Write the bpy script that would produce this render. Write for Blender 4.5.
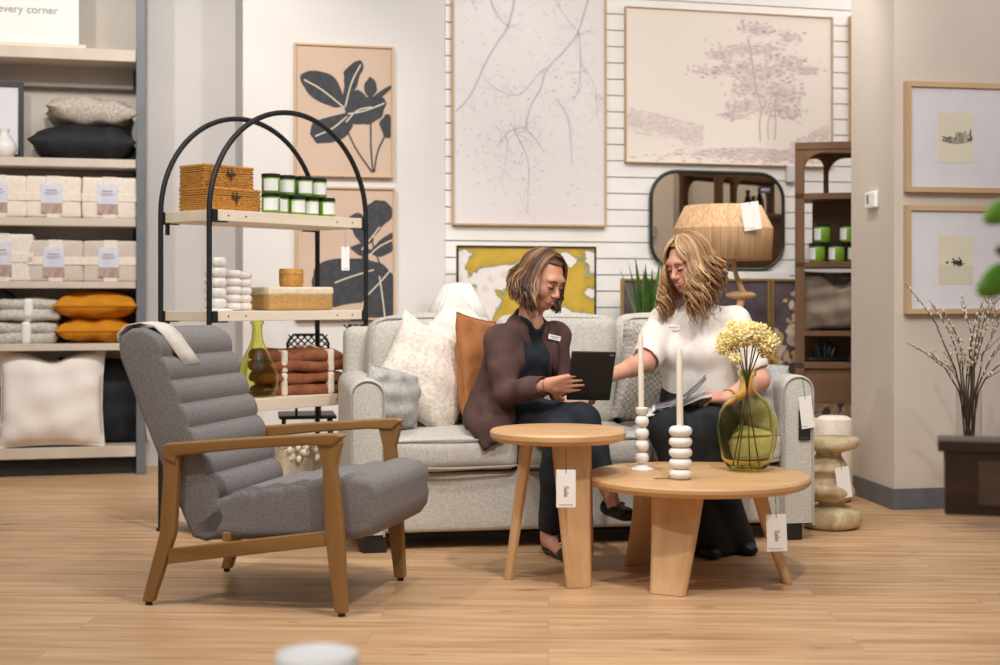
import bpy, bmesh, math, random
import numpy as np
from mathutils import Vector, Matrix, Euler
for o in list(bpy.data.objects): bpy.data.objects.remove(o)
random.seed(7); np.random.seed(7)
C = bpy.context.scene.collection
R = math.radians; PI = math.pi
FPX = 1389.0; H = 1.05
# ---------------------------------------------------------------- camera
cd = bpy.data.cameras.new('camera'); cam = bpy.data.objects.new('camera', cd); C.objects.link(cam)
cam.location = (0, 0, H); cam.rotation_euler = (R(90), 0, 0)
cd.sensor_width = 36; cd.lens = 50.0; cd.shift_y = -0.0325
cd.dof.use_dof = True; cd.dof.focus_distance = 5.6; cd.dof.aperture_fstop = 2.2
cd.clip_end = 60
bpy.context.scene.camera = cam
# ---------------------------------------------------------------- world, exposure, lamps
S = bpy.context.scene
w = bpy.data.worlds.new('world'); S.world = w; w.use_nodes = True
bg = w.node_tree.nodes['Background']; bg.inputs[0].default_value = (1.0, .97, .95, 1); bg.inputs[1].default_value = .27
S.view_settings.view_transform = 'Standard'; S.view_settings.look = 'None'
S.view_settings.exposure = -0.30; S.view_settings.gamma = 1.0; S.view_settings.use_curve_mapping = False
def spot(loc, aim, watts, ang=70, rad=.06, col=(1, .95, .895), blend=.6):
    l = bpy.data.lights.new('ceiling_and_fill_spot', 'SPOT'); l.energy = watts; l.spot_size = R(ang); l.spot_blend = blend
    l.shadow_soft_size = rad; l.color = col
    o = bpy.data.objects.new('ceiling_and_fill_spot', l); C.objects.link(o); o.location = loc
    o.rotation_euler = (Vector(aim) - Vector(loc)).to_track_quat('-Z', 'Y').to_euler(); return o
def area(loc, aim, watts, sx, sy, col=(1, .96, .92)):
    l = bpy.data.lights.new('added_fill_area', 'AREA'); l.energy = watts; l.shape = 'RECTANGLE'; l.size = sx; l.size_y = sy; l.color = col
    o = bpy.data.objects.new('added_fill_area', l); C.objects.link(o); o.location = loc
    o.rotation_euler = (Vector(aim) - Vector(loc)).to_track_quat('-Z', 'Y').to_euler(); return o
spot((-2.2, 3.4, 3.4), (-.9, 5.0, .3), 215, 75, .07)
spot((.9, 3.2, 3.4), (.6, 5.6, .4), 265, 75, .07)
spot((.1, 4.2, 3.5), (-.2, 6.2, .8), 140, 70, .07)
spot((2.3, 4.6, 3.4), (2.2, 7.0, 1.2), 120, 75, .05)
spot((-1.6, 6.0, 3.5), (-2.3, 8.8, 1.3), 190, 85, .06)
spot((-.4, 6.1, 3.6), (-.8, 8.3, 1.7), 75, 85, .06)
spot((1.3, 6.2, 3.6), (.9, 8.6, 1.7), 140, 90, .06)
spot((-2.6, 5.4, 3.4), (-2.9, 8.8, 1.0), 120, 80, .06)
spot((1.2, 7.4, 3.5), (1.8, 7.9, .8), 50, 80, .06)
spot((3.2, 8.3, 3.3), (2.6, 7.6, 1.2), 70, 90, .06)  # unseen fill spot added to light the space behind the column
spot((-.7, -.9, 3.0), (-.27, 2.0, .5), 420, 26, .07)  # added fill spot, only brightens the white bowl in front
spot((1.6, .8, 3.2), (1.0, 2.6, .9), 70, 50, .07)  # added fill spot to brighten the leaves at the right edge
area((3.0, 8.3, 3.7), (2.6, 8.2, 0), 45, 2.5, .8)  # unseen area lamp added to lift the dark mirror reflection
area((0, 4.4, 3.7), (0, 5.0, 0), 120, 5, 4)  # broad soft fill added overhead, not a real fixture
# ---------------------------------------------------------------- materials
def lin(h):
    h = h.lstrip('#'); c = [int(h[i:i+2], 16)/255 for i in (0, 2, 4)]
    return tuple((x/12.92 if x <= .04045 else ((x+.055)/1.055)**2.4) for x in c) + (1,)
MC = {}
def mat(name, col, col2=None, rough=.8, scale=40, bump=0, bscale=200, stretch=(1, 1, 1), metal=0, spec=.5, lo=.35, hi=.65, detail=4, sheen=0, coord='Object', trans=0, ior=1.45, dist=0, bstretch=None, sss=0):
    if name in MC: return MC[name]
    m = bpy.data.materials.new(name); m.use_nodes = True; nt = m.node_tree; N = nt.nodes; L = nt.links
    b = N['Principled BSDF']; b.inputs['Roughness'].default_value = rough; b.inputs['Metallic'].default_value = metal
    b.inputs['Base Color'].default_value = lin(col); b.inputs['IOR'].default_value = ior
    b.inputs['Specular IOR Level'].default_value = spec
    if trans: b.inputs['Transmission Weight'].default_value = trans
    if sheen: b.inputs['Sheen Weight'].default_value = sheen
    if sss:
        b.inputs['Subsurface Weight'].default_value = sss; b.inputs['Subsurface Radius'].default_value = (.02, .008, .005); b.inputs['Subsurface Scale'].default_value = .5
    tc = N.new('ShaderNodeTexCoord')
    if col2:
        mp = N.new('ShaderNodeMapping'); mp.inputs['Scale'].default_value = stretch
        nz = N.new('ShaderNodeTexNoise'); nz.inputs['Scale'].default_value = scale; nz.inputs['Detail'].default_value = detail; nz.inputs['Distortion'].default_value = dist
        rp = N.new('ShaderNodeValToRGB'); rp.color_ramp.elements[0].color = lin(col); rp.color_ramp.elements[1].color = lin(col2)
        rp.color_ramp.elements[0].position = lo; rp.color_ramp.elements[1].position = hi
        L.new(tc.outputs[coord], mp.inputs[0]); L.new(mp.outputs[0], nz.inputs[0]); L.new(nz.outputs[0], rp.inputs[0]); L.new(rp.outputs[0], b.inputs['Base Color'])
    if bump:
        mp = N.new('ShaderNodeMapping'); mp.inputs['Scale'].default_value = bstretch or (1, 1, 1)
        nz = N.new('ShaderNodeTexNoise'); nz.inputs['Scale'].default_value = bscale; nz.inputs['Detail'].default_value = 3
        bp = N.new('ShaderNodeBump'); bp.inputs['Strength'].default_value = min(1, bump); bp.inputs['Distance'].default_value = .004
        L.new(tc.outputs[coord], mp.inputs[0]); L.new(mp.outputs[0], nz.inputs[0]); L.new(nz.outputs[0], bp.inputs['Height']); L.new(bp.outputs[0], b.inputs['Normal'])
    MC[name] = m; return m
def attrmat(name, cols, rough=.5, sheen=0, bump=0):
    """colour ramp over a per-face 'tone' attribute (each lock, petal or brush mark has its own colour)"""
    if name in MC: return MC[name]
    m = bpy.data.materials.new(name); m.use_nodes = True; nt = m.node_tree; N = nt.nodes; L = nt.links
    b = N['Principled BSDF']; b.inputs['Roughness'].default_value = rough
    at = N.new('ShaderNodeAttribute'); at.attribute_name = 'tone'
    rp = N.new('ShaderNodeValToRGB'); e = rp.color_ramp.elements
    e[0].color = lin(cols[0]); e[1].color = lin(cols[-1])
    for i in range(1, len(cols)-1): e.new(i/(len(cols)-1)).color = lin(cols[i])
    L.new(at.outputs['Fac'], rp.inputs[0]); L.new(rp.outputs[0], b.inputs['Base Color'])
    MC[name] = m; return m
def wood(name, c1, c2, axis='x', rough=.45, scale=14):
    st = {'x': (.09, 1, 1), 'y': (1, .09, 1), 'z': (1, 1, .07)}[axis]
    return mat(name+'_'+axis, c1, c2, rough=rough, scale=scale, stretch=st, lo=.3, hi=.7, detail=8, dist=.4, bump=.12, bscale=60, bstretch=st)
# ---------------------------------------------------------------- mesh builder
class MB:
    def __init__(s): s.v = []; s.f = []; s.m = []; s.t = []
    def add(s, vs, fs, mi=0, tone=0.0, M=None):
        n = len(s.v)
        for p in vs:
            p = Vector(p)
            s.v.append(tuple(M @ p) if M is not None else tuple(p))
        for f in fs: s.f.append(tuple(n+i for i in f)); s.m.append(mi); s.t.append(tone)
        return s
    def box(s, c, d, rz=0, mi=0, M=None, tone=0.0):
        x, y, z = d[0]/2, d[1]/2, d[2]/2
        T = Matrix.Translation(c) @ Matrix.Rotation(rz, 4, 'Z')
        if M is not None: T = M @ T
        vs = [(-x,-y,-z),(x,-y,-z),(x,y,-z),(-x,y,-z),(-x,-y,z),(x,-y,z),(x,y,z),(-x,y,z)]
        return s.add(vs, [(0,3,2,1),(4,5,6,7),(0,1,5,4),(1,2,6,5),(2,3,7,6),(3,0,4,7)], mi, tone, T)
    def rbox(s, c, d, r, n=5, mi=0, M=None, puff=0, noise=0, seed=0, sub=6):
        """rounded box; puff bulges the faces"""
        hx, hy, hz = d[0]/2, d[1]/2, d[2]/2; vs = {}; V = []; F = []
        def grid(h):
            k = max(2, sub); a = []
            for i in range(n): a.append(-h + r*(1-math.cos(PI/2*i/n)))
            for i in range(k+1): a.append(-h+r + (2*h-2*r)*i/k)
            for i in range(n-1, -1, -1): a.append(h - r*(1-math.cos(PI/2*i/n)))
            return a
        gx, gy, gz = grid(hx), grid(hy), grid(hz)
        rnd = random.Random(seed); ph = [rnd.uniform(0, 6.28) for _ in range(9)]
        def vid(x, y, z):
            k = (round(x, 6), round(y, 6), round(z, 6))
            if k in vs: return vs[k]
            cx = max(-hx+r, min(hx-r, x)); cy = max(-hy+r, min(hy-r, y)); cz = max(-hz+r, min(hz-r, z))
            q = Vector((x-cx, y-cy, z-cz)); 
            if q.length > 1e-9: q = q.normalized()*r
            p = Vector((cx, cy, cz)) + q
            ux, uy, uz = p.x/hx, p.y/hy, p.z/hz
            if puff:
                p.z += puff*(1 if uz > 0 else -1)*abs(uz)*(1-ux*ux)*(1-uy*uy)
                p.y += puff*.6*(1 if uy > 0 else -1)*abs(uy)*(1-ux*ux)*(1-uz*uz)
                p.x += puff*.4*(1 if ux > 0 else -1)*abs(ux)*(1-uy*uy)*(1-uz*uz)
            if noise:
                f = 1.7/max(hx, hy, hz)*2
                p += Vector((math.sin(f*p.y*1.3+ph[0])+math.sin(f*p.z*2.1+ph[1]), math.sin(f*p.x*1.2+ph[2])+math.sin(f*p.z*1.9+ph[3]), math.sin(f*p.x*1.6+ph[4])+math.sin(f*p.y*2.3+ph[5])))*noise*.5
            V.append(tuple(p)); vs[k] = len(V)-1; return len(V)-1
        def face(A, B, fn, flip):
            for i in range(len(A)-1):
                for j in range(len(B)-1):
                    q = [vid(*fn(A[i], B[j])), vid(*fn(A[i+1], B[j])), vid(*fn(A[i+1], B[j+1])), vid(*fn(A[i], B[j+1]))]
                    F.append(tuple(q[::-1] if flip else q))
        face(gx, gy, lambda a, b: (a, b, hz), False); face(gx, gy, lambda a, b: (a, b, -hz), True)
        face(gx, gz, lambda a, b: (a, -hy, b), False); face(gx, gz, lambda a, b: (a, hy, b), True)
        face(gy, gz, lambda a, b: (hx, a, b), False); face(gy, gz, lambda a, b: (-hx, a, b), True)
        T = Matrix.Translation(c)
        if M is not None: T = M @ T
        return s.add(V, F, mi, 0, T)
    def tube(s, pts, rad, seg=8, closed=False, mi=0, tone=0.0, M=None, flat=1.0):
        P = [Vector(p) for p in pts]; n = len(P); rs = rad if isinstance(rad, (list, tuple)) else [rad]*n
        V = []; F = []; up = None
        for i in range(n):
            if closed: t = P[(i+1) % n]-P[i-1]
            else: t = P[min(i+1, n-1)]-P[max(i-1, 0)]
            if t.length < 1e-9: t = Vector((0, 0, 1))
            t.normalize()
            if up is None:
                up = Vector((0, 0, 1)) if abs(t.z) < .9 else Vector((1, 0, 0))
            a = t.cross(up)
            if a.length < 1e-6: a = t.cross(Vector((0, 1, .1)))
            a.normalize(); b = a.cross(t).normalized(); up = b
            for k in range(seg):
                an = 2*PI*k/seg
                V.append(tuple(P[i] + (a*math.cos(an) + b*math.sin(an)*flat)*rs[i]))
        for i in range(n if closed else n-1):
            j = (i+1) % n
            for k in range(seg):
                F.append((i*seg+k, i*seg+(k+1) % seg, j*seg+(k+1) % seg, j*seg+k))
        if not closed:
            F.append(tuple(range(seg))[::-1]); F.append(tuple((n-1)*seg+k for k in range(seg)))
        return s.add(V, F, mi, tone, M)
    def lathe(s, prof, seg=32, c=(0, 0, 0), mi=0, M=None, off=None, wob=0, cap=True, ripple=0, rn=40, sx=1, sy=1):
        V = []; F = []; n = len(prof)
        for i, (r, z) in enumerate(prof):
            ox, oy = (off(z) if off else (0, 0))
            for k in range(seg):
                a = 2*PI*k/seg; rr = r*(1+wob*math.sin(2*a+z*31)*.5+wob*math.sin(3*a-z*17)*.4 + ripple*math.cos(rn*a))
                V.append((c[0]+ox+rr*math.cos(a)*sx, c[1]+oy+rr*math.sin(a)*sy, c[2]+z))
        for i in range(n-1):
            for k in range(seg): F.append((i*seg+k, i*seg+(k+1) % seg, (i+1)*seg+(k+1) % seg, (i+1)*seg+k))
        if cap: F.append(tuple(range(seg))[::-1]); F.append(tuple((n-1)*seg+k for k in range(seg)))
        return s.add(V, F, mi, 0, M)
    def prism(s, poly, y0, y1, mi=0, M=None, tone=0.0):
        """poly in local xz, extruded along y"""
        n = len(poly); V = [(x, y0, z) for x, z in poly]+[(x, y1, z) for x, z in poly]
        F = [tuple(range(n)), tuple(range(2*n-1, n-1, -1))]+[(i, n+i, n+(i+1) % n, (i+1) % n) for i in range(n)]
        return s.add(V, F, mi, tone, M)
    def ell(s, c, r, seg=16, rings=10, mi=0, M=None, tone=0.0):
        V = []; F = []
        for i in range(rings+1):
            a = PI*i/rings
            for k in range(seg):
                b = 2*PI*k/seg; V.append((c[0]+r[0]*math.sin(a)*math.cos(b), c[1]+r[1]*math.sin(a)*math.sin(b), c[2]+r[2]*math.cos(a)))
        for i in range(rings):
            for k in range(seg): F.append((i*seg+k, (i+1)*seg+k, (i+1)*seg+(k+1) % seg, i*seg+(k+1) % seg))
        return s.add(V, F, mi, tone, M)
    def ribbon(s, pts, wds, y, mi=0, tone=0.0, M=None):
        """flat painted stroke in local xz at y"""
        V = []; F = []; n = len(pts)
        for i in range(n):
            a = pts[max(i-1, 0)]; b = pts[min(i+1, n-1)]; dx, dz = b[0]-a[0], b[1]-a[1]; l = math.hypot(dx, dz) or 1
            wd = (wds[i] if isinstance(wds, (list, tuple)) else wds)/2; nx, nz = -dz/l*wd, dx/l*wd
            V += [(pts[i][0]+nx, y, pts[i][1]+nz), (pts[i][0]-nx, y, pts[i][1]-nz)]
        for i in range(n-1): F.append((2*i, 2*i+1, 2*i+3, 2*i+2))
        return s.add(V, F, mi, tone, M)
    def build(s, name, mats, parent=None, smooth=None, bevel=0, origin=None, fix=True):
        me = bpy.data.meshes.new(name)
        vs = s.v if origin is None else [(x-origin[0], y-origin[1], z-origin[2]) for x, y, z in s.v]
        me.from_pydata(vs, [], s.f)
        if not isinstance(mats, (list, tuple)): mats = [mats]
        for m in mats: me.materials.append(m)
        me.polygons.foreach_set('material_index', s.m)
        if any(s.t):
            at = me.attributes.new('tone', 'FLOAT', 'FACE'); at.data.foreach_set('value', s.t)
        if fix:
            bm = bmesh.new(); bm.from_mesh(me); bmesh.ops.remove_doubles(bm, verts=bm.verts, dist=1e-6)
            bmesh.ops.recalc_face_normals(bm, faces=bm.faces); bm.to_mesh(me); bm.free()
        if smooth is not None:
            me.polygons.foreach_set('use_smooth', [True]*len(me.polygons))
            try: me.set_sharp_from_angle(angle=R(smooth))
            except Exception: pass
        me.update()
        o = bpy.data.objects.new(name, me); C.objects.link(o)
        if parent is not None: o.parent = parent
        elif origin is not None: o.location = origin
        if bevel:
            b = o.modifiers.new('bevel', 'BEVEL'); b.width = bevel; b.segments = 3; b.limit_method = 'ANGLE'; b.angle_limit = R(40)
        return o
def tag(o, label=None, cat=None, group=None, kind=None):
    if label: o['label'] = label
    if cat: o['category'] = cat
    if group: o['group'] = group
    if kind: o['kind'] = kind
    return o
def thing(name, label, cat, loc, rz=0, group=None):
    o = bpy.data.objects.new(name, None); o.empty_display_size = .1; C.objects.link(o); o.location = loc; o.rotation_euler = (0, 0, rz)
    return tag(o, label, cat, group)
def copy_tree(o, parent=None):
    c = o.copy(); C.objects.link(c)
    if parent is not None: c.parent = parent
    for ch in [x for x in bpy.data.objects if x.parent == o]: copy_tree(ch, c)
    return c
def again(o, loc, rz, label, group=None):
    c = copy_tree(o); c.location = loc; c.rotation_euler = (0, 0, rz); c['label'] = label
    if group: c['group'] = group
    return c
def words(name, body, size, M, m, parent, thick=.0006):
    cu = bpy.data.curves.new('t', 'FONT'); cu.body = body; cu.size = size; cu.align_x = 'CENTER'; cu.align_y = 'CENTER'; cu.extrude = thick
    t = bpy.data.objects.new('t', cu); C.objects.link(t); dg = bpy.context.evaluated_depsgraph_get()
    me = bpy.data.meshes.new_from_object(t.evaluated_get(dg)); bpy.data.objects.remove(t); bpy.data.curves.remove(cu)
    me.transform(M); me.materials.clear(); me.materials.append(m); me.name = name
    o = bpy.data.objects.new(name, me); C.objects.link(o); o.parent = parent; return o
def P(px, py, d): return Vector(((px-500)/FPX*d, d, H-(py-300)/FPX*d))
TH = R(14); U = Vector((math.cos(TH), math.sin(TH), 0)); V_ = Vector((-math.sin(TH), math.cos(TH), 0))
def RF(u, v, z): return U*u + V_*v + Vector((0, 0, z))
def onw(px, py, v):                       # a point of the plane at room depth v -> (u, z, world)
    a = (px-500)/FPX; y = v/(V_.y + V_.x*a); x = a*y; z = H-(py-300)/FPX*y
    return x*U.x + y*U.y, z, Vector((x, y, z))
RX = lambda a: Matrix.Rotation(R(a), 4, 'X'); RY = lambda a: Matrix.Rotation(R(a), 4, 'Y'); RZ = lambda a: Matrix.Rotation(R(a), 4, 'Z')
TL = lambda x, y, z: Matrix.Translation((x, y, z))
# ---------------------------------------------------------------- smooth implicit surfaces for bodies, clothes and soft shapes
class Field:
    def __init__(s, lo, hi, h):
        s.lo = np.array(lo, float); s.h = h; s.n = np.ceil((np.array(hi)-s.lo)/h).astype(int)+1
        s.d = np.full(s.n, .05, np.float32)
    def _box(s, lo, hi):
        a = np.maximum(0, np.floor((lo-s.lo)/s.h).astype(int)); b = np.minimum(s.n, np.ceil((hi-s.lo)/s.h).astype(int)+1)
        if (b <= a).any(): return None
        ax = [(s.lo[i]+s.h*np.arange(a[i], b[i])).astype(np.float32) for i in range(3)]
        sl = tuple(slice(a[i], b[i]) for i in range(3))
        return sl, np.meshgrid(*ax, indexing='ij')
    def _mix(s, sl, f, k, sub=False):
        a = s.d[sl]
        if sub:
            f = -f; hh = np.clip(.5-.5*(f-a)/-k if False else .5+.5*(f-a)/k, 0, 1); s.d[sl] = a*(1-hh)+f*hh+k*hh*(1-hh)
        else:
            hh = np.clip(.5+.5*(f-a)/k, 0, 1); s.d[sl] = f*(1-hh)+a*hh-k*hh*(1-hh)
    def cone(s, a, b, ra, rb, k=.01, sub=False, sq=None):
        a = np.array(a, float); b = np.array(b, float); m = max(ra, rb)+k+.03
        r = s._box(np.minimum(a, b)-m, np.maximum(a, b)+m)
        if r is None: return s
        sl, (X, Y, Z) = r; ab = b-a; L2 = max((ab**2).sum(), 1e-9)
        t = np.clip(((X-a[0])*ab[0]+(Y-a[1])*ab[1]+(Z-a[2])*ab[2])/L2, 0, 1)
        f = np.sqrt((X-a[0]-ab[0]*t)**2+(Y-a[1]-ab[1]*t)**2+(Z-a[2]-ab[2]*t)**2)-(ra+(rb-ra)*t)
        s._mix(sl, f, k, sub); return s
    def ell(s, c, r, rot=None, k=.01, sub=False):
        c = np.array(c, float); m = max(r)+k+.03; q = s._box(c-m, c+m)
        if q is None: return s
        sl, (X, Y, Z) = q; X = X-c[0]; Y = Y-c[1]; Z = Z-c[2]
        if rot is not None:
            A = np.array(rot.to_3x3() if hasattr(rot, 'to_3x3') else rot).T
            X, Y, Z = A[0, 0]*X+A[0, 1]*Y+A[0, 2]*Z, A[1, 0]*X+A[1, 1]*Y+A[1, 2]*Z, A[2, 0]*X+A[2, 1]*Y+A[2, 2]*Z
        k0 = np.sqrt((X/r[0])**2+(Y/r[1])**2+(Z/r[2])**2); k1 = np.sqrt((X/r[0]**2)**2+(Y/r[1]**2)**2+(Z/r[2]**2)**2)+1e-6
        s._mix(sl, np.clip(k0*(k0-1)/k1, -.2, .2), k, sub); return s
    def box(s, c, d, rot=None, r=.005, k=.005, sub=False):
        c = np.array(c, float); m = float(np.linalg.norm(d))/2+k+.02; q = s._box(c-m, c+m)
        if q is None: return s
        sl, (X, Y, Z) = q; X = X-c[0]; Y = Y-c[1]; Z = Z-c[2]
        if rot is not None:
            A = np.array(rot.to_3x3()).T
            X, Y, Z = A[0, 0]*X+A[0, 1]*Y+A[0, 2]*Z, A[1, 0]*X+A[1, 1]*Y+A[1, 2]*Z, A[2, 0]*X+A[2, 1]*Y+A[2, 2]*Z
        qx, qy, qz = np.abs(X)-d[0]/2+r, np.abs(Y)-d[1]/2+r, np.abs(Z)-d[2]/2+r
        f = np.sqrt(np.maximum(qx, 0)**2+np.maximum(qy, 0)**2+np.maximum(qz, 0)**2)+np.minimum(np.maximum(qx, np.maximum(qy, qz)), 0)-r
        s._mix(sl, f, k, sub); return s
    def wrinkle(s, amp, fr, seed=0, lo=None, hi=None):
        rr = np.random.RandomState(seed); q = s._box(s.lo if lo is None else np.array(lo), s.lo+s.h*s.n if hi is None else np.array(hi)); sl, (X, Y, Z) = q
        acc = 0
        for i in range(5):
            v = rr.randn(3); v /= np.linalg.norm(v); v *= fr*(.6+.8*rr.rand()); v2 = rr.randn(3)*fr*.35
            acc = acc+np.sin(X*v[0]+Y*v[1]+Z*v[2]+rr.rand()*6+1.3*np.sin(X*v2[0]+Y*v2[1]+Z*v2[2]))
        s.d[sl] += amp*acc/2.2; return s
    def mesh(s):
        d = s.d; g = d < 0; n = s.n; c = np.zeros(n-1, np.int8)
        for i in (0, 1):
            for j in (0, 1):
                for k in (0, 1): c += g[i:n[0]-1+i, j:n[1]-1+j, k:n[2]-1+k]
        act = (c > 0) & (c < 8); I = np.argwhere(act); idx = np.full(n-1, -1, np.int32); idx[act] = np.arange(len(I))
        cr = [(i, j, k) for i in (0, 1) for j in (0, 1) for k in (0, 1)]
        val = {q: d[I[:, 0]+q[0], I[:, 1]+q[1], I[:, 2]+q[2]] for q in cr}
        acc = np.zeros((len(I), 3)); cnt = np.zeros(len(I))
        for q in cr:
            for ax in range(3):
                if q[ax]: continue
                p = list(q); p[ax] = 1; p = tuple(p); a, b = val[q], val[p]; m = (a < 0) != (b < 0)
                t = np.where(m, a/np.where(m, a-b, 1), 0); e = np.array(q, float)[None].repeat(len(I), 0); e[:, ax] += t
                acc[m] += e[m]; cnt[m] += 1
        Vt = s.lo+s.h*(I+acc/cnt[:, None]); F = []
        for ax in range(3):
            o1, o2 = [(1, 2), (2, 0), (0, 1)][ax]
            a = [slice(None)]*3; b = [slice(None)]*3; a[ax] = slice(0, -1); b[ax] = slice(1, None)
            ga, gb = g[tuple(a)], g[tuple(b)]; E = np.argwhere(ga != gb)
            E = E[(E[:, o1] > 0) & (E[:, o2] > 0) & (E[:, o1] < n[o1]-1) & (E[:, o2] < n[o2]-1)]
            sg = ga[E[:, 0], E[:, 1], E[:, 2]]
            def cell(x, y):
                q = E.copy(); q[:, o1] -= x; q[:, o2] -= y; return idx[q[:, 0], q[:, 1], q[:, 2]]
            Q = np.stack([cell(0, 0), cell(1, 0), cell(1, 1), cell(0, 1)], 1); Q[~sg] = Q[~sg][:, ::-1]; F.append(Q)
        F = np.concatenate(F); return Vt, F
    def build(s, name, mats, parent, origin, smooth=2, matfn=None):
        Vt, F = s.mesh(); me = bpy.data.meshes.new(name)
        me.vertices.add(len(Vt)); me.vertices.foreach_set('co', (Vt-np.array(origin)).astype(np.float32).ravel())
        me.loops.add(len(F)*4); me.loops.foreach_set('vertex_index', F.astype(np.int32).ravel())
        me.polygons.add(len(F)); me.polygons.foreach_set('loop_start', np.arange(0, len(F)*4, 4, dtype=np.int32))
        me.update(calc_edges=True); me.validate()
        if not isinstance(mats, (list, tuple)): mats = [mats]
        for m in mats: me.materials.append(m)
        if matfn is not None:
            me.polygons.foreach_set('material_index', matfn(Vt[F].mean(1)).astype(np.int32))
        me.polygons.foreach_set('use_smooth', [True]*len(me.polygons))
        o = bpy.data.objects.new(name, me); C.objects.link(o)
        if parent is not None: o.parent = parent
        if smooth:
            b = o.modifiers.new('smooth', 'SMOOTH'); b.iterations = smooth; b.factor = .5
        return o
# ================================================================ setting
def floormat():
    m = bpy.data.materials.new('oak_plank_floor'); m.use_nodes = True; nt = m.node_tree; N = nt.nodes; L = nt.links; b = N['Principled BSDF']
    tc = N.new('ShaderNodeTexCoord'); mp = N.new('ShaderNodeMapping'); mp.inputs['Rotation'].default_value = (0, 0, R(2)); L.new(tc.outputs['Object'], mp.inputs[0])
    br = N.new('ShaderNodeTexBrick'); br.inputs['Scale'].default_value = 1; br.inputs['Brick Width'].default_value = 1.5; br.inputs['Row Height'].default_value = .19
    br.inputs['Mortar Size'].default_value = .0012; br.inputs['Mortar Smooth'].default_value = .2; br.offset = .37
    br.inputs['Color1'].default_value = (0, 0, 0, 1); br.inputs['Color2'].default_value = (1, 1, 1, 1); br.inputs['Mortar'].default_value = (.5, .5, .5, 1)
    L.new(mp.outputs[0], br.inputs[0])
    m2 = N.new('ShaderNodeMapping'); m2.inputs['Scale'].default_value = (.55, 9, 1); L.new(mp.outputs[0], m2.inputs[0])
    ad = N.new('ShaderNodeVectorMath'); ad.operation = 'ADD'; L.new(m2.outputs[0], ad.inputs[0]); 
    sc = N.new('ShaderNodeVectorMath'); sc.operation = 'SCALE'; sc.inputs['Scale'].default_value = 37; L.new(br.outputs[0], sc.inputs[0]); L.new(sc.outputs[0], ad.inputs[1])
    nz = N.new('ShaderNodeTexNoise'); nz.inputs['Scale'].default_value = 3.2; nz.inputs['Detail'].default_value = 9; nz.inputs['Distortion'].default_value = .5; L.new(ad.outputs[0], nz.inputs[0])
    rp = N.new('ShaderNodeValToRGB'); e = rp.color_ramp.elements; e[0].position = .3; e[0].color = lin('#ae8862'); e[1].position = .68; e[1].color = lin('#d4b28c'); e.new(.5).color = lin('#c69f78')
    L.new(nz.outputs[0], rp.inputs[0])
    mx = N.new('ShaderNodeMix'); mx.data_type = 'RGBA'; mx.blend_type = 'MULTIPLY'; mx.inputs[0].default_value = 1
    r2 = N.new('ShaderNodeValToRGB'); r2.color_ramp.elements[0].color = (.90, .885, .87, 1); r2.color_ramp.elements[1].color = (1, 1, 1, 1); L.new(br.outputs[0], r2.inputs[0])
    L.new(rp.outputs[0], mx.inputs[6]); L.new(r2.outputs[0], mx.inputs[7])
    # knots
    nk = N.new('ShaderNodeTexNoise'); nk.inputs['Scale'].default_value = 5; nk.inputs['Detail'].default_value = 1
    m3 = N.new('ShaderNodeMapping'); m3.inputs['Scale'].default_value = (.9, 3, 1); L.new(mp.outputs[0], m3.inputs[0]); L.new(m3.outputs[0], nk.inputs[0])
    r3 = N.new('ShaderNodeValToRGB'); r3.color_ramp.elements[0].position = .70; r3.color_ramp.elements[0].color = (1, 1, 1, 1); r3.color_ramp.elements[1].position = .8; r3.color_ramp.elements[1].color = (.55, .47, .4, 1); L.new(nk.outputs[0], r3.inputs[0])
    mk = N.new('ShaderNodeMix'); mk.data_type = 'RGBA'; mk.blend_type = 'MULTIPLY'; mk.inputs[0].default_value = 1; L.new(mx.outputs[2], mk.inputs[6]); L.new(r3.outputs[0], mk.inputs[7])
    mm = N.new('ShaderNodeMix'); mm.data_type = 'RGBA'; mm.inputs[7].default_value = lin('#a67f58'); L.new(br.outputs['Fac'], mm.inputs[0]); L.new(mk.outputs[2], mm.inputs[6])
    L.new(mm.outputs[2], b.inputs['Base Color']); b.inputs['Roughness'].default_value = .42; b.inputs['Specular IOR Level'].default_value = .35
    return m
FLOOR = floormat()
PAINT = mat('wall_paint', '#d9d5d2', '#dedad7', rough=.9, scale=2, bump=.05, bscale=90)
PAINT2 = mat('warm_wall_paint', '#cfc5ba', '#d4cabf', rough=.9, scale=2, bump=.05, bscale=90)
GREYB = mat('grey_baseboard_vinyl', '#62656b', '#6b6e74', rough=.5, scale=5)
SLAT = mat('slat_white', '#efece8', '#f3f1ee', rough=.6, scale=6)
GROOVE = mat('slat_groove', '#8d9391', rough=.8)
def struct(name, mb, m, **k): o = mb.build(name, m, **k); o['kind'] = 'structure'; return o
mb = MB(); mb.box((0, 5, -.05), (11, 13, .1)); struct('floor', mb, FLOOR)
def wallbox(name, u0, u1, v0, v1, z0, z1, m, **k):
    mb = MB(); mb.box((0, 0, 0), (u1-u0, v1-v0, z1-z0)); c = RF((u0+u1)/2, (v0+v1)/2, (z0+z1)/2)
    o = mb.build(name, m, **k); o.location = c; o.rotation_euler = (0, 0, TH); o['kind'] = 'structure'; return o
VW = 8.25; VL = 9.05
u242, _, _ = onw(243, 0, VW); u445, _, _ = onw(445, 0, VW)
wallbox('wall_left', -3.6, u242+.05, VL, VL+.12, 0, 4.0, PAINT)
wallbox('wall_back', u242, u445, VW, VW+.8, 0, 4.0, PAINT)
mb = MB(); W0, W1 = u445, 5.2
pit = .1018; zz = 1.05+(300-5.4)/165.0 - pit*30
mb.box(((W0+W1)/2, .06, 2), (W1-W0, .1, 4), mi=1)
k = 0
while zz < 3.95:
    mb.box(((W0+W1)/2, -.0005, zz+pit/2), (W1-W0, .021, pit-.007)); zz += pit
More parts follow.
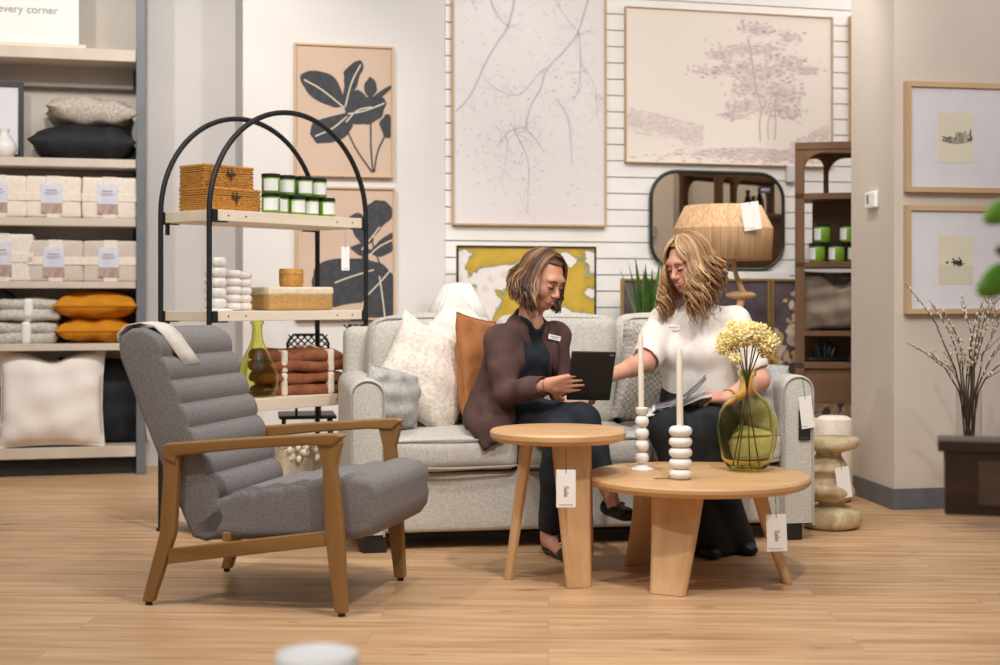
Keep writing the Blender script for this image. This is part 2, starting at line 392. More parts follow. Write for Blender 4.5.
o = mb.build('wall_slat', [SLAT, GROOVE]); o['kind'] = 'structure'; o.location = RF(0, VW, 0); o.rotation_euler = (0, 0, TH)
# column and right wall
c0 = Vector((1.971, 6.95, 0)); c1 = Vector((1.912, 7.56, 0)); dr = Vector((math.cos(R(11)), math.sin(R(11)), 0)); c2 = c0+dr*2.6
th_ = Vector((-math.sin(R(11)), math.cos(R(11)), 0))
def poly_wall(name, pts, z0, z1, m):
    mb = MB(); n = len(pts); mb.add([(p.x, p.y, z0) for p in pts]+[(p.x, p.y, z1) for p in pts], [tuple(range(n))[::-1], tuple(range(n, 2*n))]+[(i, (i+1) % n, n+(i+1) % n, n+i) for i in range(n)])
    return struct(name, mb, m)
poly_wall('wall_right', [c0, c2, c2+th_*.16, c0+th_*.16+dr*.14, c1+dr*.16, c1], 0, 4.0, PAINT2)
e = .012; lf = (c0-c1).normalized(); ln = Vector((-1, -.1, 0)).normalized(); rn_ = -th_
poly_wall('baseboard_right', [c0+ln*e+rn_*e, c2+rn_*e, c2+th_*.01, c0+th_*.01+dr*.01, c1+dr*.01, c1+ln*e], 0, .105, GREYB)
# ================================================================ common materials
OAK = lambda ax: wood('light_oak', '#bf9466', '#d6ae80', ax)
WAL = lambda ax: wood('armchair_wood', '#7d5a30', '#9c7442', ax, rough=.4)
BRN = lambda ax: wood('brown_cabinet_wood', '#5b4029', '#745438', ax, rough=.5)
PINE = lambda ax: wood('pale_pine', '#e0cfb8', '#efe2cf', ax, rough=.6, scale=9)
FRM = lambda ax: wood('frame_oak', '#c0a07a', '#d2b38e', ax, rough=.5)
BLK = mat('black_metal', '#25272a', rough=.45, metal=.3)
STEEL = mat('grey_blue_steel', '#696e74', '#71767c', rough=.5, scale=8)
SHELFW = mat('shelf_laminate', '#cdc0b0', '#d6cabb', rough=.6, scale=6)
SHB = mat('shelf_back_panel', '#c9c0b5', '#d0c7bc', rough=.8, scale=4)
CARD = mat('white_card', '#f2efec', rough=.6)
INK = mat('grey_ink', '#6f6a68', rough=.8)
STR = mat('brown_string', '#4a3b30', rough=.9)
GSTR = mat('grey_string', '#8d8a86', rough=.9)
CERAM = mat('white_ceramic', '#e9e4df', '#efeae5', rough=.35, scale=7)
DKG = mat('dark_interior', '#2a2826', rough=.8)
def hangtag(loc, rz, label, w=.07, h=.14, string=.05, sale=True, tilt=0, s=STR, group=None, text_h=.025, back=None):
    """card hanging by a string; local z=0 is the string's top"""
    t = thing('price_tag', label, 'price tag', loc, rz, group); M = RY(tilt)
    mb = MB(); mb.rbox((0, 0, -string-h/2+.008), (w, .0016, h), .0007, n=2, sub=1, M=M); mb.build('card', CARD, t)
    mb = MB(); mb.tube([M@Vector((0, -.002, -string-.004)), M@Vector((0, -.0015, -string*.5)), (0, 0, 0)], .0012, 5); mb.build('string', s, t)
    if sale: words('lettering', 'Sale', text_h, M@TL(0, -.0012, -string-h*.52)@RX(90)@RZ(-90), INK, t)
    mb = MB(); mb.box((0, -.0011, -string-h*.93+.008), (w*.7, .0006, h*.014)); mb.build('small_print', INK, t)
    return t
# ================================================================ left shelving unit
sw = Vector((-2.166, 8.38, 0)); su, sv = sw.dot(U), sw.dot(V_)
unit = thing('shelving_unit', 'tall laminate shelving unit with grey steel post filled with cushions and blankets', 'shelving', RF(su, sv, 0), TH)
mb = MB(); mb.box((0, .0, 1.65), (.055, .05, 3.3)); mb.build('post', STEEL, unit, bevel=.004)
mb = MB(); mb.box((0, .2, 1.65), (.02, .36, 3.3)); mb.build('side_panel', STEEL, unit)
mb = MB(); mb.box((-1.6, .0, 1.65), (.055, .05, 3.3)); mb.build('post', STEEL, unit, bevel=.004)
mb = MB(); mb.box((-.8, .385, 1.7), (1.58, .015, 3.2)); mb.build('back_panel', SHB, unit)
SH = [2.555, 1.895, 1.54, 1.16, .79, .172]
for i, z in enumerate(SH):
    th = [.07, .05, .048, .04, .042, .065][i]
    mb = MB(); mb.box((-.80, .185, z-th/2), (1.54, .38, th)); mb.build('shelf', SHELFW, unit, bevel=.003)
    mb = MB(); mb.box((-.8, .34, z-th-.06), (1.5, .07, .12)); mb.build('shelf_bracket', SHB, unit)
mb = MB(); mb.box((-.80, .2, .05), (1.54, .3, .10)); mb.build('plinth', DKG, unit)
def onshelf(px, v=.15): # local x on the unit
    return onw(px, 0, sv+v)[0]-su
def SL(px, vloc, z): # world pos on shelf
    return RF(su+onshelf(px, vloc), sv+vloc, z)
# pillows
def pillow(w, h, t, name='cushion', m=None, seed=0, pipe=None, dent=0, n=26, ear=.06, wr=.006):
    mb = MB(); rnd = random.Random(seed); ph = [rnd.uniform(0, 6.28) for _ in range(8)]; V = []; F = []
    def pt(i, j, sgn):
        u = -1+2*i/n; v = -1+2*j/n
        x = w/2*u*(1-ear*(1-v*v)); z = h/2*v*(1-ear*(1-u*u))
        if dent: z -= dent*h*max(0, v)**2*math.exp(-(u/.35)**2)
        th = t/2*(max(0, (1-abs(u)**2.6)*(1-abs(v)**2.6)))**.5
        wrk = wr*(math.sin(7*u+ph[0]+3*v)+math.sin(9*v+ph[1]-2*u)+.7*math.sin(15*u*v+ph[2]))*min(1, th/(t*.2))
        edge = wr*.8*(math.sin(19*u+ph[3]) + math.sin(21*v+ph[4]))*math.exp(-((1-max(abs(u), abs(v)))/.12)**2)*(1-max(abs(u), abs(v)))**.0
        return (x, sgn*(th+wrk)+ (0 if th > 1e-6 else 0)+edge*.3, z)
    for sg in (1, -1):
        b = len(V)
        for i in range(n+1):
            for j in range(n+1): V.append(pt(i, j, sg) if not (i in (0, n) or j in (0, n)) else (pt(i, j, 0)[0], 0, pt(i, j, 0)[2]))
        for i in range(n):
            for j in range(n):
                q = (b+i*(n+1)+j, b+(i+1)*(n+1)+j, b+(i+1)*(n+1)+j+1, b+i*(n+1)+j+1); F.append(q if sg < 0 else q[::-1])
    mb.add(V, F)
    return mb
def edge_loop(w, h, n=40, ear=.06, dent=0):
    L_ = []
    for s_ in range(4):
        for i in range(n):
            a = -1+2*i/n; u, v = [(a, -1), (1, a), (-a, 1), (-1, -a)][s_]
            z = h/2*v*(1-ear*(1-u*u))
            if dent: z -= dent*h*max(0, v)**2*math.exp(-(u/.35)**2)
            L_.append((w/2*u*(1-ear*(1-v*v)), 0, z))
    return L_
def place_pillow(name, label, M, m, w, h, t, cat='cushion', pipe=None, group=None, fringe=None, **k):
    mb = pillow(w, h, t, **k); o = mb.build(name, m, smooth=70); o.matrix_world = M
    tag(o, label, cat, group)
    if pipe:
        p = MB(); p.tube(edge_loop(w, h, ear=k.get('ear', .06), dent=k.get('dent', 0)), .004, 6, closed=True); q = p.build('piping', pipe, o, smooth=60)
    return o
PBLK = mat('black_velvet', '#17191c', '#202327', rough=.75, scale=12, bump=.3, bscale=80)
PMUS = mat('mustard_linen', '#c47d08', '#d38c12', rough=.8, scale=9, bump=.35, bscale=160)
PWHT = mat('white_linen', '#ece4dc', '#f1eae3', rough=.85, scale=9, bump=.3, bscale=160)
PTWE = mat('beige_boucle_stripe', '#9a9084', '#cfc5b8', rough=.95, scale=120, stretch=(1, 1, .25), lo=.35, hi=.65, bump=.8, bscale=130)
Mloc = lambda v, rz=0: Matrix.Translation(v) @ Matrix.Rotation(TH+R(rz), 4, 'Z')
place_pillow('cushion', 'large black square cushion lying flat under the speckled one on a shelf', Mloc(SL(84, .145, 1.895+.10))@RX(90), PBLK, .63, .42, .23, seed=3, ear=.08)
place_pillow('cushion', 'speckled beige and grey cushion on top of the black cushion', Mloc(SL(91, .15, 2.13+.055), 4)@RY(3)@RX(90), PTWE, .54, .40, .19, seed=4, ear=.1)
place_pillow('cushion', 'lower mustard cushion of the two stacked on the shelf', Mloc(SL(97, .17, .79+.075))@RX(90), PMUS, .47, .40, .155, seed=5, pipe=PMUS)
place_pillow('cushion', 'upper mustard cushion of the two stacked on the shelf', Mloc(SL(98, .16, .945+.07), -3)@RX(90), PMUS, .49, .40, .165, seed=6, pipe=PMUS)
place_pillow('cushion', 'big white square cushion with dented top on bottom shelf', Mloc(SL(52, .06, .172+.285))@RX(-9), PWHT, .61, .575, .19, seed=7, dent=.09, pipe=PWHT)
place_pillow('cushion', 'black square cushion leaning behind the big white cushion', Mloc(SL(103, .22, .172+.265), 4)@RX(-8), PBLK, .52, .53, .13, seed=8, ear=.04)
place_pillow('cushion', 'cream cushion behind the black cushion at the steel post', Mloc(SL(120, .33, .172+.25), 4)@RX(-3), PWHT, .36, .50, .08, seed=18, ear=.04)
place_pillow('cushion', 'dark grey ribbed cushion at the left end of the bottom shelf', Mloc(SL(-30, .16, .172+.2))@RX(-6), mat('dark_grey_knit', '#55534f', '#6b6963', rough=.95, scale=80, bump=.7, bscale=150), .42, .40, .14, seed=9)
place_pillow('cushion', 'dark slate cushion beside the folded knit throws', Mloc(SL(-12, .14, .79+.19))@RY(38)@RX(-4), mat('slate_velvet', '#2c363c', '#3a464c', rough=.7, scale=14), .40, .36, .14, seed=10)
# boxed blankets
CREAM = mat('cream_cotton', '#e6dacb', '#eee4d7', rough=.85, scale=30, bump=.3, bscale=200)
TAUPE = mat('taupe_cotton', '#cdbfb3', '#d9cdc2', rough=.9, scale=90, bump=.5, bscale=250)
LBL = mat('blanket_label_paper', '#cfcfe0', '#dcdbe8', rough=.6, scale=20)
LBP = mat('blanket_label_photo', '#a58a84', '#bfa79f', rough=.6, scale=60)
def blanket(px, z, w, h, m, band, label, group, seed=0, v=.13, knit=False):
    t = thing('boxed_blanket', label, 'folded blanket', SL(px, v, z), TH, group)
    mb = MB()
    for i in range(2):
        mb.rbox((0, 0, h*(i+.5)/2), (w, .26, h/2-.001), .014, puff=.004, noise=.002, seed=seed*7+i, sub=5)
    mb.build('folded_fabric', m, t, smooth=60)
    mb = MB(); mb.rbox((0, -.0, h/2), (w+.003, .272, h*.2), .004, n=2, sub=2); mb.rbox((0, 0, h/2), (w*.26, .274, h+.006), .004, n=2, sub=2); mb.build('wrap_band', band, t)
    mb = MB(); mb.box((-.01, -.1385, h*.47), (w*.38, .002, h*.72)); l = mb.build('label_card', LBL, t)
    mb = MB(); mb.box((-.01, -.140, h*.23), (w*.38, .001, h*.24)); mb.build('label_photo', LBP, l)
    mb = MB(); mb.box((-.01, -.1398, h*.66), (w*.2, .0008, .005)); mb.box((-.01, -.1398, h*.6), (w*.26, .0008, .003)); mb.box((-.01, -.1398, h*.56), (w*.22, .0008, .003)); mb.build('label_print', INK, l)
gB = 'cream boxed blankets on the third shelf'
blanket(1, 1.54, .31, .245, CREAM, CREAM, 'cream wrapped blanket at left end of the upper blanket row', gB, 1)
blanket(55, 1.54, .315, .245, CREAM, CREAM, 'middle cream wrapped blanket of the upper blanket row', gB, 2)
blanket(110, 1.54, .315, .245, CREAM, CREAM, 'cream wrapped blanket beside the post in the upper row', gB, 3)
gB = 'wrapped blankets on the fourth shelf'
KNW = mat('white_knit', '#ded5c9', '#f1ebe2', rough=.95, scale=60, bump=1, bscale=120, stretch=(1, 1, 3))
blanket(4, 1.16, .35, .28, KNW, KNW, 'white nubby knit blanket with label at left of lower row', gB, 4)
blanket(57, 1.16, .315, .245, TAUPE, CREAM, 'taupe blanket with cream band in middle of lower row', gB, 5)
blanket(111, 1.16, .315, .245, TAUPE, CREAM, 'taupe blanket with cream band beside the post', gB, 6)
def knit_throw(px, z, label, seed):
    t = thing('folded_throw', label, 'throw', SL(px, .15, z), TH, 'folded grey knit throws on the fifth shelf')
    mb = MB(); mb.rbox((0, 0, .033), (.36, .27, .064), .03, puff=.008, noise=.008, seed=seed); mb.rbox((0, .01, .096), (.35, .26, .066), .031, puff=.01, noise=.008, seed=seed+3)
    mb.build('knit_fabric', mat('grey_white_knit', '#aaa59b', '#dedad2', rough=.95, scale=70, bump=1, bscale=110, stretch=(1, 1, 2.5)), t, smooth=60)
    mb = MB(); mb.rbox((0, 0, .065), (.055, .285, .136), .02, n=4); mb.build('paper_band', CARD, t, smooth=60)
knit_throw(28, .79, 'lower folded grey-white knit throw with white band', 1); knit_throw(30, .925, 'upper folded grey-white knit throw with white band', 5)
# sign, black frame, vase
t = thing('shelf_sign', 'white card sign reading every corner on the top shelf', 'sign', SL(12, .06, 2.555), TH)
mb = MB(); mb.box((0, 0, .012), (.85, .07, .024)); mb.build('sign_base', PINE('x'), t, bevel=.002)
mb = MB(); mb.box((-.02, 0, .27), (.80, .008, .50)); mb.build('sign_card', CARD, t)
SINK = mat('sign_ink', '#8e8a8c', rough=.8)
words('lettering', 'every corner', .065, TL(.09, -.006, .225)@RX(90), SINK, t); words('lettering', 'comfort in', .078, TL(.12, -.006, .33)@RX(90), SINK, t)
def frame(name, label, cat, w, h, prof, fm, loc, rz, inner, imat, depth=.03, tilt=0, mats=None, group=None):
    t = thing(name, label, cat, loc, rz, group); M = RX(tilt)
    for sx in (-1, 1): mb = MB(); mb.box((sx*(w/2-prof/2), 0, 0), (prof, depth, h), M=M); mb.build('frame_side', fm('z') if callable(fm) else fm, t, bevel=.0015)
    for sz in (-1, 1): mb = MB(); mb.box((0, 0, sz*(h/2-prof/2)), (w-2*prof+.0005, depth, prof), M=M); mb.build('frame_rail', fm('x') if callable(fm) else fm, t, bevel=.0015)
    mb = MB(); mb.box((0, depth*.15, 0), (w-2*prof, depth*.5, h-2*prof), M=M)
    yy = depth*.15-depth*.25
    if inner: inner(mb, yy-.0008, w-2*prof, h-2*prof, M)
    mb.build('picture', mats or imat, t); return t
mt = mat('mat_board', '#e2e0e6', '#e6e4ea', rough=.8, scale=8)
def in1(mb, y, w, h, M): mb.box((0, y, 0), (w*.5, .001, h*.55), mi=1, M=M); mb.box((0, y-.0008, .02), (w*.5, .0008, h*.14), mi=2, M=M)
frame('framed_print', 'thin black framed landscape print on shelf', 'picture', .52, .47, .03, BLK, SL(-22, .2, 1.895+.237), TH, in1, None, mats=[mt, mat('blue_sky_print', '#8ca0ac', '#b9c0c2', scale=4), mat('rust_print', '#a06450', '#8c5a48', scale=9)], tilt=-3)
mb = MB(); mb.lathe([(.03, 0), (.055, .012), (.075, .05), (.07, .09), (.04, .125), (.026, .15), (.034, .175)], 28)
o = mb.build('vase', CERAM, smooth=60); o.location = SL(4, .1, 1.895); tag(o, 'small white round-bellied vase before the black framed print', 'vase')
# ================================================================ arch shelf
pBL = Vector((-1.277, 6.1, 0)); ax_ = Vector((math.cos(R(50)), math.sin(R(50)), 0)); AW = .96; AD = .35; pBR = pBL+ax_*AW
ang = math.atan2(ax_.y, ax_.x); ARC = (pBL+pBR)/2
arch = thing('arch_shelf', 'open shelf of two black metal arches joined by pale pine planks', 'shelving', ARC, ang)
def AL(x, y, z): return ARC + Matrix.Rotation(ang, 3, 'Z')@Vector((x, y, z))
r_ = AW/2
for yy in (0, AD):
    pts = [(-r_, yy, .012), (-r_, yy, .7)]+[(-r_*math.cos(a), yy, 1.92-r_+r_*math.sin(a)) for a in [PI*i/36 for i in range(37)]]+[(r_, yy, .7), (r_, yy, .012)]
    mb = MB(); mb.tube(pts, .0125, 10); mb.build('arch_frame', BLK, arch, smooth=60)
    for sx in (-1, 1):
        mb = MB(); mb.lathe([(.02, 0), (.02, .012), (.013, .014)], 14, c=(sx*r_, yy, 0)); mb.build('foot', BLK, arch)
PZ = [(1.45, .05), (1.0, .045), (.60, .055), (.105, .055)]
for z, th in PZ:
    mb = MB(); mb.box((0, AD/2, z-th/2), (2*r_-.03, AD+.015, th)); pl = mb.build('plank', PINE('x'), arch, bevel=.003)
    mb = MB()
    for sx in (-1, 1):
        for kx in (.1, .2): mb.lathe([(.004, -.001), (.004, .001)], 8, M=TL(sx*(r_-kx), -.008, z-th/2)@RX(90))
    mb.build('nail', BLK, pl)
    for sx in (-1, 1):
        for yy in (0, AD):
            mb = MB(); mb.box((sx*(r_-.021), yy, z-th/2-.003), (.03, .03, th+.006)); s2 = 1
            mb.box((sx*(r_-.05), yy+(.0 if yy == 0 else 0), z-th-.003), (.09, .026, .005)); mb.build('bracket', BLK, arch)
    for sx in (-1, 1):
        mb = MB(); mb.prism([(sx*r_-sx*.012, z-th-.055), (sx*r_-sx*.034, z-th-.055), (sx*r_-sx*.034, z-th), (sx*r_-sx*.012, z-th)], AD-.022, AD-.018); mb.build('bracket_plate', BLK, arch)
# wicker boxes
WIC = mat('honey_wicker', '#a8671c', '#dba050', rough=.7, scale=60, stretch=(1, 1, 5), lo=.3, hi=.6, bump=1, bscale=90, bstretch=(1, 1, 5))
WICD = mat('wicker_edge', '#b98138', '#d39c52', rough=.7, scale=50, bump=.6, bscale=120)
def wicker(x, y, z, w, d, h, label, rz=0):
    t = thing('wicker_box', label, 'basket', AL(x, y, z), ang+R(rz), 'lidded wicker boxes on the top plank')
    def woven(z0, z1, cx=0):
        mb = MB(); n = int((z1-z0)/.008)
        for i in range(n):
            zz = z0+(i+.5)*(z1-z0)/n; ww, dd = w/2, d/2; pts = []
            segs = [((-ww, -dd), (ww, -dd)), ((ww, -dd), (ww, dd)), ((ww, dd), (-ww, dd)), ((-ww, dd), (-ww, -dd))]
            for a, b in segs:
                m_ = int(max(4, (abs(b[0]-a[0])+abs(b[1]-a[1]))/.012))
                for k in range(m_):
                    f = k/m_; nx, ny = (b[1]-a[1]), -(b[0]-a[0]); l = math.hypot(nx, ny); o_ = .0022*math.cos(PI*k+PI*i)
                    pts.append((a[0]+(b[0]-a[0])*f+nx/l*o_, a[1]+(b[1]-a[1])*f+ny/l*o_, zz))
            mb.tube(pts, .0046, 5, closed=True)
        mb.box((0, 0, (z0+z1)/2), (w-.006, d-.006, z1-z0-.002)); return mb
    woven(0, h*.68).build('basket_body', WIC, t, smooth=50)
    l = woven(h*.70, h).build('lid', WIC, t, smooth=50)
    mb = MB(); mb.tube([(-w/2, -d/2, h), (w/2, -d/2, h), (w/2, d/2, h), (-w/2, d/2, h)], .006, 6, closed=True); mb.build('lid_rim', WICD, l)
    mb = MB(); mb.tube([(-.012, -d/2-.006, h*.9), (-.01, -d/2-.010, h*.66), (.01, -d/2-.010, h*.66), (.012, -d/2-.006, h*.9)], .0028, 5); mb.tube([(-.022, -d/2-.012, h*.62), (.026, -d/2-.012, h*.66)], .0055, 6); mb.tube([(.004, -d/2-.012, h*.62), (.006, -d/2-.012, h*.36)], .004, 6)
    mb.build('latch', STR, t); return t
wicker(-.27, .187, 1.453, .30, .20, .10, 'larger lower wicker box with toggle latch on arch shelf'); wicker(-.283, .195, 1.558, .275, .175, .098, 'smaller wicker box on top of the larger wicker box')
hangtag(AL(-.115, .07, 1.52), ang-R(30), 'small cream tag hanging at corner of lower wicker box', w=.026, h=.05, string=.012, sale=False, tilt=-18, s=GSTR)
# candle jars
GRN = mat('green_candle_glass', '#6f9a2b', '#7da635', rough=.12, scale=4)
LID = mat('dark_jar_lid', '#2b3032', rough=.35, metal=.4)
LAB = mat('jar_label', '#e8e9e6', rough=.6)
def jar(r=.043, h=.092):
    t = thing('candle_jar', 'x', 'candle jar', (0, 0, 0), 0)
    mb = MB(); mb.lathe([(r*.9, 0), (r, .004), (r, h*.8), (r*.94, h*.83)], 28); mb.build('glass_jar', GRN, t, smooth=50)
    mb = MB(); mb.lathe([(r*1.02, h*.8), (r*1.03, h*.815), (r*1.03, h*.98), (r*.97, h)], 28); mb.build('lid', LID, t, smooth=50)
    mb = MB(); n = 12; A0 = R(-90-48); A1 = R(-90+48); V = []
    for i in range(n+1):
        a = A0+(A1-A0)*i/n
        for z in (h*.13, h*.72): V.append((r*1.012*math.cos(a), r*1.012*math.sin(a), z))
    mb.add(V, [(2*i, 2*i+2, 2*i+3, 2*i+1) for i in range(n)]); mb.build('label', LAB, t, smooth=50, fix=False)
    return t
J0 = jar(); first = True
for lev, xs, nm in ((0, (-.085, .01, .105, .2, .295), ('leftmost', 'second from left', 'middle', 'fourth from left', 'rightmost')), (1, (-.055, .05, .15, .25), ('leftmost', 'second from left', 'third from left', 'rightmost'))):
    for i, x in enumerate(xs):
        loc = AL(x, .085+.012*(i % 2)+(.0 if x > -.08 else -.035), 1.4525+lev*.0935); lb = '%s green candle jar of the %s row on the arch shelf' % (nm[i], ['lower', 'upper'][lev])
        if first: J0.location = loc; J0['label'] = lb; J0['group'] = 'green candle jars on the arch shelf'; first = False
        else: again(J0, loc, ang-R(40)+R(6*i), lb)
J0.rotation_euler = (0, 0, ang-R(40))
hangtag(AL(.33, -.012, 1.4), ang-R(30), 'white tag hanging below the top plank of the arch shelf', w=.04, h=.115, string=.10, sale=False, s=GSTR)
# bubble vases, boxes
def bubble(x, y, z, n, r, step, label, flare=False):
    mb = MB(); pr = []
    for i in range(n):
        for k in range(9):
            a = -PI/2+PI*k/8; pr.append((r-.018+ .018*math.cos(a)*1.0+0, step*(i+.5)+step/2*.97*math.sin(a)))
    if flare: pr = [(r*1.4, 0), (r*1.35, .006)]+[(a*.75, b+.01) for a, b in pr]
    mb.lathe(pr, 26); o = mb.build('bubble_vase', CERAM, smooth=80); o.location = AL(x, y, z); return tag(o, label, 'vase', 'white bubble vases on the middle plank')
bubble(-.262, .11, 1.0025, 5, .043, .037, 'front white five-ring bubble vase on arch shelf plank')
bubble(-.165, .15, 1.0025, 5, .040, .036, 'white bubble vase nearest the striped woven box')
bubble(-.30, .205, 1.0025, 5, .038, .038, 'white bubble vase half hidden behind the front one')
bubble(-.372, .07, 1.0025, 5, .046, .046, 'flared-base white vase behind the arch frame upright', flare=True)
SEAG = mat('seagrass', '#b78c50', '#caa066', rough=.85, scale=60, stretch=(1, 1, 3), bump=1, bscale=110, bstretch=(1, 1, 4))
NAT = mat('pale_fibre', '#dccbb0', '#e8dac3', rough=.9, scale=50, bump=.8, bscale=140)
t = thing('woven_box', 'rectangular woven box with pale lid band and honey base', 'basket', AL(.13, .15, 1.0025), ang-R(14))
mb = MB(); mb.rbox((0, 0, .04), (.34, .21, .08), .012, noise=.001); mb.build('box_base', SEAG, t, smooth=50)
mb = MB(); mb.rbox((0, 0, .09), (.346, .216, .04), .012, noise=.001); mb.build('lid', NAT, t, smooth=50)
mb = MB(); mb.lathe([(.05, 0), (.056, .006), (.058, .03), (.058, .052), (.056, .056), (.059, .058), (.058, .08), (.052, .086)], 32); o = mb.build('woven_canister', WICD, smooth=50); o.location = AL(.11, .13, 1.1135); tag(o, 'small honey woven canister sitting on the striped woven box', 'basket')
# throws on third plank
RUST = mat('rust_wool', '#804a30', '#965c3e', rough=.95, scale=30, bump=.6, bscale=200)
TWINE = mat('cream_twine_band', '#e0d2bd', '#eadfcd', rough=.9, scale=60)
def rthrow(z, seed, label, bow=False):
    t = thing('folded_throw', label, 'throw', AL(.17, .15, z), ang-R(18), 'rust throws tied with cream bands')
    mb = MB()
    for i in range(2): mb.rbox((0.006*(-1)**i, .003*i, .026+i*.05), (.43-.02*i, .25, .052), .024, n=6, puff=.006, noise=.012, seed=seed+i)
    mb.build('folded_wool', RUST, t, smooth=60)
    for x in (-.12, .12):
        mb = MB(); mb.rbox((x, 0, .0495), (.032, .256, .108), .012, n=4, noise=.001); mb.build('band', TWINE, t, smooth=60)
    if bow:
        mb = MB(); rr = random.Random(4)
        for i in range(7):
            a = rr.uniform(0, 6.28); l = rr.uniform(.05, .11)
            mb.tube([(0, -.02, .104), (l*.5*math.cos(a), -.02+.4*l*math.sin(a), .118+rr.uniform(0, .01)), (l*math.cos(a), -.02+l*.6*math.sin(a), .106)], .003, 5)
        mb.build('bow', TWINE, t, smooth=60)
rthrow(.6025, 1, 'lower rust folded wool throw with cream bands'); rthrow(.7105, 11, 'upper rust folded wool throw tied with a cream bow', True)
GLV = mat('green_vase_glass', '#eef0a8', rough=.03, trans=1.0, ior=1.2)
def glass_vase(name, label, loc, prof, m, seg=48):
    mb = MB(); inner = [(max(.002, r-.005), z) for r, z in prof[::-1] if z > .008]; mb.lathe(prof+[(r, z+ (0.0)) for r, z in inner]+[(.001, .009)], seg, cap=True)
    o = mb.build(name, m, smooth=60); o.location = loc; return tag(o, label, 'vase')
BP = [(.03, 0), (.075, .004), (.098, .03), (.106, .075), (.10, .12), (.077, .175), (.048, .225), (.03, .27), (.0255, .32), (.0265, .338), (.0335, .342), (.0335, .356), (.029, .36)]
gvl = AL(-.125, .10, .6025)
glass_vase('bottle_vase', 'green glass bottle vase standing beside the rust throws', gvl, [(r*.92, z*.98) for r, z in BP], GLV)
# lowest plank: basket with knitted throw
t = thing('storage_basket', 'pale ribbed basket on lowest plank behind the armchair', 'basket', AL(.18, .15, .1075), ang)
mb = MB(); mb.rbox((0, 0, .13), (.40, .25, .26), .03, noise=.002); mb.build('basket_body', mat('pale_ribbed_fibre', '#b5a68f', '#cdbfa8', rough=.9, scale=70, stretch=(4, 4, 1), bump=.9, bscale=100), t, smooth=50)
mb = MB(); rr = random.Random(3)
for i in range(60):
    a = rr.uniform(-.15, .06); mb.ell((a+rr.uniform(-.01, .01), -.10+rr.uniform(-.05, .06)-(.0 if i % 2 else .02), .26+rr.uniform(-.07, .03)), (.014, .012, .017), 8, 6)
mb.tube([(-.16, -.08, .265), (-.05, -.1, .275), (.06, -.08, .265)], .02, 8)
o = mb.build('tasselled_throw', mat('cream_chunky_yarn', '#dccfbd', '#e9dfd0', rough=.95, scale=50), smooth=60); o.location = AL(.14, .13, .1075); o.rotation_euler = (0, 0, ang); tag(o, 'cream chunky tasselled throw draped over the pale ribbed basket', 'throw')
# black perforated metal chair and screen behind the arch
def lattice(mb, w, h, z0, y=0, cell=.035, M=None, arc=0):
    n = int(w/cell)
    for i in range(-int(h/cell)-1, n+int(h/cell)+2):
        for sg in (1, -1):
            pts = []
            for k in range(25):
                z = k/24*h; x = -w/2+i*cell+sg*z
                if -w/2 <= x <= w/2: pts.append((x, y, z0+z))
            if len(pts) > 1: mb.tube([pts[0], pts[-1]], .0042, 5, M=M)
    mb.tube([(-w/2, y, z0), (w/2, y, z0), (w/2, y, z0+h*.75), (w/2-.03, y, z0+h), (-w/2+.03, y, z0+h), (-w/2, y, z0+h*.75)], .008, 6, closed=True, M=M)
q = P(308, 352, 7.2)
t = thing('metal_chair', 'black perforated metal chair standing behind the arch shelf', 'chair', (q.x, q.y, 0), R(10))
mb = MB(); lattice(mb, .21, .17, .70); mb.build('backrest', BLK, t)
mb = MB(); mb.rbox((0, .17, .44), (.30, .32, .02), .009); mb.build('seat', BLK, t, smooth=50)
for x in (-.06, .06):
    mb = MB(); mb.tube([(x, 0, .70), (x, .0, .44)], .008, 6); mb.build('back_post', BLK, t)
for x in (-.12, .12):
    for y in (.04, .3):
        mb = MB(); mb.tube([(x, y, .44), (x*1.15, y, 0)], .01, 6); mb.build('leg', BLK, t)
q = P(356, 330, 7.35)
t = thing('metal_screen', 'narrow tall black perforated metal panel behind the sofa arm', 'screen', (q.x, q.y, 0), R(10))
mb = MB(); lattice(mb, .13, .80, .12, cell=.032); mb.build('lattice_panel', BLK, t)
for x in (-.05, .05):
    mb = MB(); mb.box((x, 0, .06), (.02, .12, .12)); mb.build('foot', BLK, t)
# ================================================================ art on the walls
PAPER = mat('blush_print_paper', '#c4ab97', '#cbb3a0', rough=.8, scale=3)
LEAF = mat('charcoal_print_ink', '#3b3c40', '#46474b', rough=.85, scale=30)
VEIN = mat('pale_vein_ink', '#d3c8b8', rough=.85)
def smoothpoly(p, it=2):
    for _ in range(it):
        q = []
        for i in range(len(p)):
            a, b = p[i], p[(i+1) % len(p)]; q += [(a[0]*.75+b[0]*.25, a[1]*.75+b[1]*.25), (a[0]*.25+b[0]*.75, a[1]*.25+b[1]*.75)]
        p = q
    return p
def smoothline(p, it=2):
    for _ in range(it):
        q = [p[0]]
        for i in range(len(p)-1):
            a, b = p[i], p[i+1]; q += [(a[0]*.75+b[0]*.25, a[1]*.75+b[1]*.25), (a[0]*.25+b[0]*.75, a[1]*.25+b[1]*.75)]
        p = q+[p[-1]]
    return p
